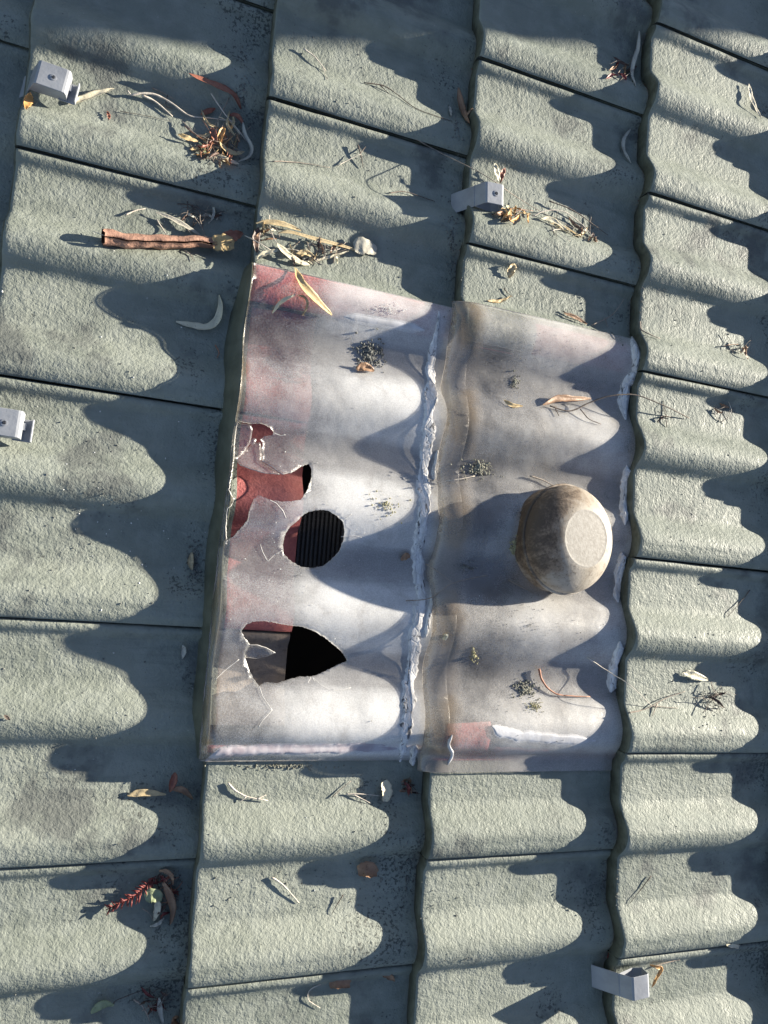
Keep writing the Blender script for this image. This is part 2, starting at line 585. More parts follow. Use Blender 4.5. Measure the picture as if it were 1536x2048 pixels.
def tile_mesh(name, seed, lo=0.0, hi=300.0, red=None, head='red'):
    """one interlocking double-roll tile. lo/hi cut it (mm below its lap line);
    red(t_mm, du) -> True where the face was never painted"""
    prof_pts = [(t, h) for t, h in T_TOP if lo <= t <= hi]
    if lo > 0:
        prof_pts = [(lo, prof(-lo / 1000) * 1000)] + [p for p in prof_pts if p[0] > lo + .5]
    if hi < 300:
        prof_pts = [p for p in prof_pts if p[0] < hi - .5] + [(hi, prof(-hi / 1000) * 1000)]
    rows = [(0.0, -0.0062), (0.0009, -0.0032), (0.0026, -0.0012), (0.0058, -0.0002), (0.010, 0)]
    rows += [(0.03 * k + 0.005, 0) for k in range(1, 11)] + [(0.325, 0), (0.36, 0), (0.39, 0), (TILE_LEN, 0)]
    vs, fs, idx = [], [], []
    off = Vector((seed * 13.7, seed * 5.1, seed * 2.3))
    nc = len(prof_pts)

    def wob(u, t):
        return 0.0007 * noise.noise(Vector((u * 16, t * 0.016, 0)) + off) + 0.0005 * noise.noise(Vector((u * 55, t * 0.05, 3)) + off)

    def edge(t):
        return 0.0011 * noise.noise(Vector((t * 0.05, 7, 1)) + off) + 0.0006 * noise.noise(Vector((t * 0.2, 2, 1)) + off)

    for du, dz in rows:
        for t, h in prof_pts:
            e = edge(t) if du < 0.02 else 0
            vs.append((du + e, -t / 1000, h / 1000 + dz - K * du + (wob(du, t) if du < 0.325 else 0)))
    nr = len(rows)
    for r in range(nr - 1):
        for c in range(nc - 1):
            a = r * nc + c
            fs.append((a, a + nc, a + nc + 1, a + 1))
            tm = (prof_pts[c][0] + prof_pts[c + 1][0]) / 2
            dm = (rows[r][0] + rows[r + 1][0]) / 2
            bare = dm > 0.3245 or (red is not None and red(tm, dm))
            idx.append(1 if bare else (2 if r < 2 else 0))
    # nose face, underside, edges
    thick = 0.0255
    b0 = len(vs)
    under = [(0.001, -thick), (0.028, -thick + 0.001), (0.045, -0.015), (TILE_LEN, -0.014)]
    for du, dz in under:
        for t, h in prof_pts:
            vs.append((du, -t / 1000, h / 1000 + dz - K * du))
    for c in range(nc - 1):
        fs.append((c, c + 1, b0 + c + 1, b0 + c))
        idx.append(2)
        e, q = (nr - 1) * nc + c, b0 + 3 * nc + c
        fs.append((e + 1, e, q, q + 1))
        idx.append(1)
        for r in range(3):
            a = b0 + r * nc + c
            fs.append((a, a + 1, a + nc + 1, a + nc))
            idx.append(1)
    for c, flip in ((0, 1), (nc - 1, 0)):
        loop = [r * nc + c for r in range(nr)] + [b0 + r * nc + c for r in range(3, -1, -1)]
        fs.append(tuple(loop if flip else loop[::-1]))
        idx.append(2)
    # hidden interlock tongue under the neighbour on the upper side
    if lo == 0:
        b = len(vs)
        for du in (0.002, TILE_LEN):
            for t, h in ((-24, 1.0), (1.9, 1.0), (1.9, -11), (-24, -11)):
                vs.append((du, -t / 1000, h / 1000 - K * du - 0.003))
        for k in range(4):
            fs.append((b + k, b + (k + 1) % 4, b + 4 + (k + 1) % 4, b + 4 + k))
            idx.append(2)
        fs.append((b + 3, b + 2, b + 1, b))
        idx.append(2)
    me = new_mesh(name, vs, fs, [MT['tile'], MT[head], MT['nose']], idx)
    return me


variants = [tile_mesh('roof_tile', s) for s in range(6)]
brown_head = tile_mesh('roof_tile', 9, head='brown')
cut_upper = tile_mesh('roof_tile', 21, lo=0, hi=150, red=lambda t, d: t > 104 and d > 0.12)
cut_lower = tile_mesh('roof_tile', 22, lo=150, hi=300, red=lambda t, d: t < 176)
side_upper = tile_mesh('roof_tile', 23, red=lambda t, d: t > 248)
side_lower = tile_mesh('roof_tile', 24, red=lambda t, d: t < 9)


def put_tile(me, u, v, jit=1.0):
    o = link('roof_tile', me, roof)
    o.location = (u + jit * random.uniform(-.0016, .0016), v + jit * random.uniform(-.0006, .0006), jit * random.uniform(-.0005, .0005))
    o.rotation_euler = (0, jit * random.uniform(-.003, .003), jit * random.uniform(-.0045, .0045))
    return o


for c in range(-3, 7):
    for k in range(-3, 10):
        kk = k + (0.5 if c % 2 == 0 else 0.0)           # lap line at v = -kk * W
        v = -kk * W
        if c == 1 and kk in (3.0, 4.0):
            continue
        if c == 2 and kk == 3.5:
            continue
        me = random.choice(variants)
        jit = 1.0
        if c == 1 and kk == 2.0:
            me, jit = side_upper, 0.2
        elif c == 1 and kk == 5.0:
            me, jit = side_lower, 0.2
        elif c == 2 and kk == 2.5:
            me, jit = cut_upper, 0.2
        elif c == 2 and kk == 4.5:
            me, jit = cut_lower, 0.2
        elif c == 0 and kk == 4.5:
            me, jit = brown_head, 0.3
        elif c == 0 and kk in (2.5, 3.5):
            jit = 0.3
        put_tile(me, c * G, v, jit)

# battens and the dark roof space below the skylights
for c in range(0, 5):
    vs = []
    u, z = c * G + 0.062, -0.046 - STEP
    for du in (0, 0.038):
        for v in (0.6, -2.6):
            for dz in (0, -0.03):
                vs.append((u + du, v, z + dz))
    fs = [(0, 1, 3, 2), (4, 6, 7, 5), (0, 4, 5, 1), (2, 3, 7, 6), (0, 2, 6, 4), (1, 5, 7, 3)]
    if c not in (2,):
        link('batten', new_mesh('batten', vs, fs, [MT['timber']], smooth=False), roof)
b = [(-0.95, 0.95, -0.10), (-0.95, -2.95, -0.10), (2.3, -2.95, -0.10), (2.3, 0.95, -0.10)]
vs = b + [(x, y, -0.85) for x, y, z in b]
fs = [(4, 5, 6, 7), (0, 1, 5, 4), (1, 2, 6, 5), (2, 3, 7, 6), (3, 0, 4, 7)]
link('roof_space_dark_box', new_mesh('roof_space_dark_box', vs, fs, [MT['void']], smooth=False), roof)  # box added to keep daylight out below the skylights


# ================================================================== skylight sheets
def in_poly(x, y, poly):
    c = False
    j = len(poly) - 1
    for i in range(len(poly)):
        xi, yi = poly[i]
        xj, yj = poly[j]
        if (yi > y) != (yj > y) and x < (xj - xi) * (y - yi) / (yj - yi) + xi:
            c = not c
        j = i
    return c


def resample(poly, step, closed=True, rough=0.0, seed=0):
    out = []
    n = len(poly)
    for i in range(n if closed else n - 1):
        a = Vector((*poly[i], 0))
        b = Vector((*poly[(i + 1) % n], 0))
        m = max(1, int((b - a).length / step))
        for k in range(m):
            p = a.lerp(b, k / m)
            if rough and k:
                p += rough * noise.noise_vector(Vector((p.x * 400, p.y * 400, seed)))
            out.append((p.x, p.y))
    if not closed:
        out.append(tuple(poly[-1]))
    return out


def cdt_sheet(outline, holes, du, dv, zf):
    """triangulated sheet with ragged holes, lifted to zf(u, v)"""
    pts, edges = [], []
    loops = [outline] + holes
    for lp in loops:
        s = len(pts)
        pts += [Vector(p) for p in lp]
        edges += [(s + i, s + (i + 1) % len(lp)) for i in range(len(lp))]
    us = [p[0] for p in outline]
    vv = [p[1] for p in outline]
    rim = [Vector(p) for lp in loops for p in lp]
    cell = {}
    for p in rim:
        cell.setdefault((int(p.x // 0.004), int(p.y // 0.004)), []).append(p)
    u = min(us) + du / 2
    while u < max(us):
        v = min(vv) + dv / 2
        while v < max(vv):
            k = (int(u // 0.004), int(v // 0.004))
            near = any((q.x - u) ** 2 + (q.y - v) ** 2 < 0.0018 ** 2
                       for a in (-1, 0, 1) for b2 in (-1, 0, 1) for q in cell.get((k[0] + a, k[1] + b2), ()))
            if not near and in_poly(u, v, outline) and not any(in_poly(u, v, h) for h in holes):
                pts.append(Vector((u, v)))
            v += dv
        u += du
    vo, eo, fo, *_ = delaunay_2d_cdt(pts, edges, [], 0, 1e-6)
    faces = []
    for f in fo:
        cx = sum(vo[i].x for i in f) / len(f)
        cy = sum(vo[i].y for i in f) / len(f)
        if in_poly(cx, cy, outline) and not any(in_poly(cx, cy, h) for h in holes):
            faces.append(tuple(f))
    return [(p.x, p.y, zf(p.x, p.y)) for p in vo], faces


def sheet_z(course, curl, out):
    sh = SH_A if course == 1 else SH_B

    def z(u, v):
        d = u - course * G
        h = sheet_prof(v, sh)
        s = h - K * d + SHEET_UP
        s += 0.0007 * noise.noise(Vector((u * 12, v * 12, course))) + 0.0003 * noise.noise(Vector((u * 40, v * 40, 2)))
        if d < curl:
            f = min(1.0, (curl - d) / (curl + out))
            s -= (STEP - 0.0035 - 0.001) * (1 - math.sqrt(max(0.0, 1 - f * f)))
        return s
    return z


def px_poly(crop, pts, lift=0.0):
    ox, oy, sc = crop
    return [tuple(on(ox + x / sc, oy + y / sc, lift).xy) for x, y in pts]


CR2 = (380, 820, 2.954)
CR3 = (380, 1170, 2.954)
left_edge = [tuple(on(x, y).xy) for x, y in [(503, 530), (493, 620), (484, 700), (475, 780), (464, 850), (454, 930), (447, 1000), (437, 1060),
             (430, 1130), (421, 1200), (416, 1260), (411, 1330), (403, 1400), (398, 1470), (394, 1522)]]
zA = sheet_z(1, 0.003, 0.012)
zB = sheet_z(2, 0.034, 0.016)
left_edge = [(min(max(u, G - 0.011), G + 0.010), v) for u, v in left_edge]
left_edge[0] = (left_edge[0][0], SH_A['top'])
left_edge[-1] = (left_edge[-1][0], SH_A['bot'])
left_edge = resample(left_edge, 0.004, False, 0.0008, 3)
outA = left_edge + resample([(left_edge[-1][0], SH_A['bot']), (SH_A['u1'], SH_A['bot']), (SH_A['u1'], SH_A['top']), (left_edge[0][0], SH_A['top'])],
                            0.006, False, 0.0004, 5)[1:-1]
hole1 = px_poly(CR2, [(262, 92), (355, 80), (420, 78), (470, 100), (495, 130), (490, 148), (440, 155), (415, 172), (430, 195), (425, 230), (435, 265),
                      (425, 300), (480, 330), (520, 360), (545, 378), (600, 370), (640, 345), (680, 322), (708, 320), (720, 350), (718, 400), (700, 460),
                      (668, 515), (655, 530), (600, 540), (540, 540), (470, 530), (430, 512), (400, 505), (375, 530), (350, 600), (340, 650), (300, 700),
                      (255, 750), (220, 770), (200, 745), (192, 690), (200, 620), (208, 590), (240, 570), (265, 525), (225, 512), (214, 480), (220, 440),
                      (228, 380), (240, 300), (246, 220), (252, 150)])
hole2 = px_poly(CR2, [(640, 650), (655, 630), (700, 600), (770, 588), (820, 595), (870, 625), (905, 660), (915, 720), (905, 780), (880, 840), (840, 880),
                      (790, 920), (730, 935), (660, 928), (600, 895), (555, 850), (550, 800), (560, 740), (590, 690)])
hole3 = px_poly(CR3, [(305, 270), (330, 235), (370, 215), (440, 212), (520, 225), (580, 238), (660, 245), (740, 275), (810, 320), (870, 370), (910, 410),
                      (928, 450), (860, 480), (790, 515), (720, 542), (650, 540), (580, 560), (520, 580), (440, 575), (410, 600), (380, 560), (350, 500),
                      (330, 440), (325, 400), (345, 370), (355, 352), (320, 310)])
holes = [resample(h, 0.0018, True, 0.0011, i) for i, h in enumerate((hole1, hole2, hole3))]


def add_solid(o, th, rim):
    md = o.modifiers.new('thickness', 'SOLIDIFY')
    md.thickness = th
    md.offset = 0
    md.material_offset_rim = rim
    return md


def local(vs, base):
    return [Vector(v) - base for v in vs]


baseA = Vector((G, -1.18, 0.0))
skyA = top_empty('roof_skylight', baseA, 'broken translucent corrugated skylight sheet with jagged holes, left of the white sealant', 'skylight')
vs, fs = cdt_sheet(outA, holes, 0.0085, 0.0042, zA)
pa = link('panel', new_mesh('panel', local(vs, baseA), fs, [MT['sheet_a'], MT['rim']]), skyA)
add_solid(pa, 0.0018, 1)

# painted lip that runs down from the nose on to the course below
nv = 150
vs, fs = [], []
for i in range(nv + 1):
    v = SH_A['top'] + 0.002 + (SH_A['bot'] - SH_A['top'] - 0.004) * i / nv
    fe = min(1.0, min(i, nv - i) / 14.0)
    wv = 0.004 * noise.noise(Vector((v * 14, 1, 5)))
    for d, f in ((-0.001, 0.0), (-0.004, .05), (-0.010, .30), (-0.016, .72), (-0.0205, 1.0), (-0.0195, 1.12)):
        dd = d if d > 0 else d * (0.35 + 0.65 * fe) + wv * f * fe
        ztop = zA(G + 0.004, v) - 0.0022
        zbot = prof(v) - STEP - K * dd * 0 + 0.0015
        vs.append(Vector((G + dd, v, ztop + (zbot - ztop) * min(f, 1.0) - (0.004 if f > 1 else 0))) - baseA)
for i in range(nv):
    for c in range(5):
        a = i * 6 + c
        fs.append((a, a + 1, a + 7, a + 6))
lip = link('lip', new_mesh('lip', vs, fs, [MT['lip']]), skyA)
add_solid(lip, 0.0012, 0)

# loose shards still sitting in the holes
for crop, pts, dz, tilt in (
        (CR2, [(252, 88), (300, 78), (355, 82), (372, 112), (365, 160), (352, 205), (300, 268), (262, 282), (247, 225), (243, 150)], -0.003, 0.10),
        (CR2, [(255, 300), (264, 284), (330, 232), (375, 192), (418, 186), (428, 230), (433, 265), (424, 302), (500, 348), (538, 376), (440, 368), (370, 348), (300, 322)], -0.005, -0.05),
        (CR2, [(352, 190), (372, 165), (392, 172), (385, 195), (362, 208)], 0.002, 0.2),
        (CR3, [(330, 430), (325, 390), (350, 355), (400, 355), (450, 370), (505, 400), (460, 420), (400, 435)], -0.002, 0.15)):
    poly = resample(px_poly(crop, pts), 0.003, True, 0.0004, 9)
    cx = sum(p[0] for p in poly) / len(poly)
    vs, fs = cdt_sheet(poly, [], 0.006, 0.005, lambda u, v: zA(u, v) + dz + tilt * (u - cx))
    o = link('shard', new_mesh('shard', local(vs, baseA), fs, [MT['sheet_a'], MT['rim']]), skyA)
    add_solid(o, 0.0016, 1)

# white crack lines running out from the holes
for crop, pts in ((CR2, [(905, 652), (930, 632), (960, 610)]), (CR2, [(893, 748), (970, 742), (1025, 755)]),
                  (CR2, [(545, 830), (500, 855), (460, 895), (430, 840), (413, 785)]), (CR2, [(470, 530), (510, 550), (550, 595), (572, 648)]),
                  (CR2, [(495, 135), (535, 150), (570, 145)]), (CR2, [(220, 770), (205, 800)]),
                  (CR3, [(410, 600), (430, 660), (485, 740), (430, 800), (400, 850)]), (CR3, [(720, 542), (770, 590), (830, 625), (900, 620), (960, 605)]),
                  (CR3, [(715, 545), (690, 590)]), (CR3, [(290, 440), (200, 510), (140, 570)]), (CR3, [(722, 545), (740, 575)])):
    ox, oy, sc = crop
    path = []
    for (x0, y0), (x1, y1) in zip(pts, pts[1:]):
        for k in range(6):
            p = on(ox + (x0 + (x1 - x0) * k / 6) / sc, oy + (y0 + (y1 - y0) * k / 6) / sc)
            path.append(Vector((p.x, p.y, zA(p.x, p.y) + 0.0008)))
    vs, fs = tube(path, [0.00045] * len(path), 5)
    link('crack', new_mesh('crack', local(vs, baseA), fs, [MT['rim']]), skyA)

baseB = Vector((2 * G, -1.18, 0.0))
skyB = top_empty('roof_skylight', baseB, 'unbroken translucent corrugated skylight sheet with brown stained edge, under the upturned bowl vent', 'skylight')
eB = resample([(2 * G - 0.0155, SH_B['top'] - 0.001), (2 * G - 0.0155, SH_B['bot'] + 0.001)], 0.005, False, 0.0035, 11)
eB = [(2 * G - 0.0145 + 0.004 * noise.noise(Vector((v * 22, 4, 4))), v) for u, v in eB]
outB = eB + resample([(eB[-1][0], SH_B['bot']), (SH_B['u1'], SH_B['bot']), (SH_B['u1'], SH_B['top']), (eB[0][0], SH_B['top'])], 0.006, False, 0.0006, 6)[1:-1]
vs, fs = cdt_sheet(outB, [], 0.0055, 0.0042, zB)
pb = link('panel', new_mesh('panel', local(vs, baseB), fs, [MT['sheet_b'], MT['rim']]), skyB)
add_solid(pb, 0.0018, 1)

vs, fs = cdt_sheet(resample([(2 * G + 0.012, -1.462), (2 * G + 0.083, -1.458), (2 * G + 0.085, -1.500), (2 * G + 0.010, -1.503)], 0.005, True, 0.0012, 2), [], 0.008, 0.004, lambda u, v: zB(u, v) - 0.0035)
o = top_mesh('tile_fragment', vs, fs, [MT['red']], 'red tile off-cut showing through the bottom left corner of the unbroken skylight', 'tile fragment')
add_solid(o, 0.002, 0)

vs, fs = cdt_sheet(resample([(2 * G + 0.092, -1.496), (2 * G + 0.26, -1.500), (2 * G + 0.26, -1.508), (2 * G + 0.095, -1.509)], 0.005, True, 0.0015, 2), [], 0.008, 0.004, lambda u, v: zB(u, v) - 0.0035)
o = top_mesh('tile_fragment', vs, fs, [MT['red']], 'thin red tile sliver showing below the white paint strip on the unbroken skylight', 'tile fragment')
add_solid(o, 0.002, 0)

# ribbed black vent panel below the round hole
p0 = on(640, 1080)
gb = Vector((p0.x, p0.y, -0.048))
gr = top_empty('vent_grille', gb, 'black ribbed vent grille seen through the round hole in the broken skylight', 'vent grille')


def box_mesh(name, c, s, mat):
    vs = [(c[0] + a * s[0] / 2, c[1] + b2 * s[1] / 2, c[2] + d * s[2] / 2) for a in (-1, 1) for b2 in (-1, 1) for d in (-1, 1)]
    fs = [(0, 1, 3, 2), (4, 6, 7, 5), (0, 4, 5, 1), (2, 3, 7, 6), (0, 2, 6, 4), (1, 5, 7, 3)]
    return new_mesh(name, vs, fs, [mat], smooth=False)


link('backing', box_mesh('backing', (0.012, 0, -0.004), (0.135, 0.15, 0.002), MT['void']), gr)
rib_me = box_mesh('rib', (0, 0, 0), (0.0030, 0.15, 0.005), MT['black'])
for k in range(21):
    o = link('rib', rib_me, gr)
    o.location = (-0.052 + 0.0064 * k, 0, 0)
bar_me = box_mesh('cross_wire', (0.012, 0, 0.0028), (0.135, 0.0008, 0.0006), MT['black'])
for k in range(24):
    o = link('cross_wire', bar_me, gr)
    o.location = (0, -0.07 + 0.006 * k, 0)


# ================================================================== sealant
def strip(name, path, width, height, mats, label, seed, zf=None, ncross=7, rag=0.45, n=None, group=None, cat='sealant'):
    """irregular hand-run bead: path of (u, v), ragged width, lumpy top"""
    pts = [Vector((p[0], p[1], 0)) for p in path]
    L = sum((b2 - a).length for a, b2 in zip(pts, pts[1:]))
    n = n or max(12, int(L / 0.0028))
    cl = catmull(pts, n)
    vs, fs = [], []
    for i, p in enumerate(cl):
        t = (cl[min(i + 1, n)] - cl[max(i - 1, 0)]).normalized()
        a = Vector((-t.y, t.x, 0))
        e = min(1.0, 6.0 * min(i + 0.3, n - i + 0.3) / n + 0.12)
        wl = width * e * (1 + rag * 1.6 * noise.noise(Vector((i * 0.13, seed, 1))) + rag * noise.noise(Vector((i * 0.45, seed, 8))))
        wr = width * e * (1 + rag * 1.6 * noise.noise(Vector((i * 0.13, seed, 4))) + rag * noise.noise(Vector((i * 0.45, seed, 6))))
        for c in range(ncross):
            s = -1 + 2 * c / (ncross - 1)
            q = p + a * (s * 0.5 * (wr if s > 0 else wl))
            h = height * math.sqrt(max(0, 1 - s * s)) ** .6 * (0.8 + 0.5 * noise.noise(Vector((q.x * 90, q.y * 22, seed))) + 0.3 * noise.noise(Vector((q.x * 260, q.y * 60, seed)))) * e
            vs.append((q.x, q.y, (zf or surf)(q.x, q.y) + (h if abs(s) < 1 else -0.0015)))
    for i in range(n):
        for c in range(ncross - 1):
            k = i * ncross + c
            fs.append((k, k + 1, k + ncross + 1, k + ncross))
    return top_mesh(name, vs, fs, mats, label, cat, group)


zlowA = lambda u, v: zA(u, v) + 0.001
bead = [on(x, y).xy for x, y in [(878, 622), (868, 690), (862, 760), (858, 830), (852, 910), (848, 990), (842, 1060), (836, 1130), (842, 1190), (834, 1250), (826, 1320), (818, 1390), (814, 1450), (806, 1500), (798, 1522)]]
strip('sealant_bead', bead, 0.0205, 0.0030, [MT['sealant']], 'long cracked white sealant bead running down between the two skylight sheets', 3, zlowA, 9)
strip('sealant_bead', [on(x, y).xy for x, y in [(866, 1130), (866, 1180), (858, 1230), (852, 1275)]], 0.008, 0.005, [MT['sealant']],
      'short flake of white sealant on the stained edge of the unbroken skylight', 5, zlowA)
strip('sealant_bead', [on(x, y).xy for x, y in [(876, 900), (872, 930), (868, 960)]], 0.010, 0.004, [MT['sealant']],
      'small grey patch of sealant beside the long white bead', 6, zlowA)
strip('sealant_bead', [on(x, y).xy for x, y in [(832, 1490), (828, 1510), (824, 1530)]], 0.011, 0.006, [MT['sealant']],
      'small lump of sealant at the bottom corner between the skylights', 16, zlowA)
for k, (pts, wd, lab) in enumerate((
        ([(1268, 672), (1272, 705), (1283, 745), (1255, 765), (1247, 800), (1252, 840)], 0.021, 'thick cream and white sealant blob at the upper right corner of the unbroken skylight'),
        ([(1254, 930), (1250, 965), (1246, 1010), (1250, 1050)], 0.014, 'white sealant strip between the bowl vent and the right tile course'),
        ([(1244, 1105), (1238, 1150), (1237, 1205)], 0.016, 'white sealant strip just right of and below the bowl vent'),
        ([(1240, 1282), (1232, 1320), (1224, 1360), (1222, 1385)], 0.018, 'broad white sealant flake below the bowl vent, lower right of the skylight'))):
    strip('sealant_bead', [on(x, y).xy for x, y in pts], wd, 0.007, [MT['sealant']], lab, 20 + k, lambda u, v: zB(u, v) + 0.001)
strip('silicone_bead', [on(x, y).xy for x, y in [(408, 1518), (450, 1506), (520, 1500), (600, 1498), (680, 1496), (740, 1494), (795, 1498)]], 0.016, 0.0010, [MT['silicone']],
      'milky lilac silicone run along the bottom edge of the broken skylight', 31, zlowA, 7, 0.3)
strip('paint_patch', [on(x, y).xy for x, y in [(985, 1452), (1010, 1466), (1060, 1474), (1120, 1479), (1192, 1482)]], 0.018, 0.0004, [MT['whitepaint']],
      'white peeling paint strip along the bottom of the unbroken skylight', 41, lambda u, v: zB(u, v) + 0.001, 7, 0.25, cat='paint patch')
strip('paint_patch', [on(x, y).xy for x, y in [(688, 632), (740, 640), (800, 650), (850, 660)]], 0.014, 0.0003, [MT['whitepaint']],
      'pale frosted patch strip near the top edge of the broken skylight', 43, zlowA, 5, 0.05, cat='paint patch')
strip('silicone_bead', [on(x, y).xy for x, y in [(905, 1470), (898, 1490), (905, 1510), (897, 1530)]], 0.005, 0.0025, [MT['whitepaint']],
      'thin squiggle of white silicone at the bottom left of the unbroken skylight', 44, lambda u, v: zB(u, v) + 0.001, 5, 0.6)

# ================================================================== bowl-shaped vent
bc = Vector((0.8335, -1.184, 0.0))
bc.z = -K * (bc.x - 2 * G) + SHEET_UP + 0.0265
bc.x -= 0.013
bc.z += 0.005
bowl = top_empty('bowl_vent', bc, 'grimy white upturned plastic bowl vent cover sitting on the unbroken skylight', 'vent cover')
bowl.matrix_world = M @ Matrix.Translation(bc) @ Matrix.Rotation(math.radians(13), 4, 'Y')


def lathe(prof_pts, seg=72):
    vs, fs = [], []
    for r, z in prof_pts:
        for k in range(seg):
            a = 2 * math.pi * k / seg
            vs.append((r * math.cos(a), r * math.sin(a), z))
    n = len(prof_pts)
    for i in range(n - 1):
        for k in range(seg):
            k2 = (k + 1) % seg
            fs.append((i * seg + k, i * seg + k2, (i + 1) * seg + k2, (i + 1) * seg + k))
    return vs, fs, n, seg


vs, fs, n, sg = lathe([(.0812, .002), (.0818, .0042), (.0818, .0070), (.0811, .0112), (.0795, .0160), (.0766, .0212), (.0724, .0264), (.0672, .0312), (.0614, .0354), (.0560, .0388),
                       (.0515, .0413), (.0472, .0432), (.0442, .0443), (.0428, .0447)])
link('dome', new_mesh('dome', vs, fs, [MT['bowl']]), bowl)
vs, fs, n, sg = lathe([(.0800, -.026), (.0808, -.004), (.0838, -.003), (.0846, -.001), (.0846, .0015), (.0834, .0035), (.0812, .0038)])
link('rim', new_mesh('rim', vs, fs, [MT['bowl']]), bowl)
vs, fs, n, sg = lathe([(.0428, .0447), (.0418, .0450), (.0408, .0449), (.0398, .0447), (.0375, .0448), (.02, .0451), (.0002, .0452)])
link('base_disc', new_mesh('base_disc', vs, fs, [MT['disc']]), bowl)


# ================================================================== metal clips on the tile noses
def ribbon(path, w, thick, mat, name, parent):
    """bent metal strap: path of (u, z), width w along v"""
    vs, fs = [], []
    n = len(path)
    for side in (-w / 2, w / 2):
        for i, (x, z) in enumerate(path):
            a = Vector(path[max(i - 1, 0)])
            b2 = Vector(path[min(i + 1, n - 1)])
            t = (b2 - a).normalized()
            nx, nz = -t.y * thick / 2, t.x * thick / 2
            vs.append((x + nx, side, z + nz))
            vs.append((x - nx, side, z - nz))
    m = 2 * n
    for i in range(n - 1):
        a = 2 * i
        fs += [(a, a + 2, m + a + 2, m + a), (a + 1, m + a + 1, m + a + 3, a + 3), (a, a + 1, a + 3, a + 2), (m + a, m + a + 2, m + a + 3, m + a + 1)]
    fs += [(0, m, m + 1, 1), (m - 2, m - 1, 2 * m - 1, 2 * m - 2)]
    o = link(name, new_mesh(name, vs, fs, [mat], smooth=False), parent)
    bv = o.modifiers.new('edge', 'BEVEL')
    bv.width = 0.0005
    bv.segments = 1
    return o


def screw(parent, x, y, z):
    vs, fs, n, sg = lathe([(.0046, 0), (.0046, .0006), (.0026, .0008), (.0024, -.0004), (.0001, -.0004)], 16)
    o = link('screw', new_mesh('screw', vs, fs, [MT['metal']], smooth=False), parent)
    o.location = (x, y, z)
    vs, fs, n, sg = lathe([(.0021, .0003), (.0016, .0012), (.0001, .0012)], 12)
    s = link('screw_head', new_mesh('screw_head', vs, fs, [MT['screw']], smooth=False), o)
    return o


def clip(u, v, rot, label, tab, top=0.031, sc=1.0):
    base = Vector((u, v, 0.0))
    t = top_empty('metal_clip', base, label, 'bracket', 'grey metal clips on the tile noses')
    t.matrix_world = M @ Matrix.Translation(base) @ Matrix.Rotation(rot, 4, 'Z') @ Matrix.Scale(sc, 4)
    if tab:
        ribbon([(-.028, -.027), (-.018, -0.012), (-.002, top - .001), (.001, top), (.036, top), (.0395, top - .001), (.0410, top - .0045), (.0415, .012)], .036, .0016, MT['metal'], 'strap', t)
        # closed cheek on the lower side
        y = -.0172
        poly = [(-.012, .006), (-.002, top - .002), (.036, top - .002), (.0400, top - .006), (.0405, .008), (.0, .006)]
        vs = [(x, y + d, z) for d in (0, .0012) for x, z in poly]
        k = len(poly)
        fs = [tuple(range(k)), tuple(range(2 * k - 1, k - 1, -1))] + [(i, i + k, (i + 1) % k + k, (i + 1) % k) for i in range(k)]
        link('cheek', new_mesh('cheek', vs, fs, [MT['metal']], smooth=False), t)
        o = ribbon([(.030, .0095), (.0525, .0095), (.0535, .0105), (.0535, .020)], .030, .0016, MT['metal'], 'tab', t)
        o.location = (0, -.004, 0)
        o = ribbon([(.040, .018), (.046, .0175)], .010, .0012, MT['metal'], 'catch', t)
        screw(t, .021, -.001, top + .0009)
    else:
        ribbon([(-.029, -.027), (-.025, -.019), (-.005, .0150), (.004, top - .001), (.0065, top), (.031, top - .001), (.0335, top - .003), (.0345, top - .010), (.0355, .009), (.022, .0045), (-.008, .0135)],
               .033, .0016, MT['metal'], 'strap', t)
        if tab is not None:
            screw(t, .021, 0, top + .0004)
    return t


p = hit(62, 165, 0.0)
clip(0.020, p.y + 0.001, math.radians(-7), 'grey metal clip at the top left with a tab and screw, on a tile nose', True, sc=0.9)
p = hit(-12, 848, 0.0)
clip(0.011, p.y, math.radians(-2), 'pale grey metal clip cut off by the left edge of the picture', True, sc=0.95)
p = hit(960, 385, 0.02)
clip(2 * G + 0.015, p.y - 0.003, math.radians(3), 'grey metal clip with one screw above the unbroken skylight', False)
p = hit(1262, 1972, 0.02)
clip(3 * G + 0.011, p.y, math.radians(6), 'grey open-ended metal clip without screw at the bottom right', None)


# ================================================================== leaves and twigs
def pts3(px, lift):
    out = []
    for q in px:
        out.append(on(q[0], q[1], (q[2] / 1000.0 if len(q) > 2 else lift)))
    return out


LCOUNT = [0]


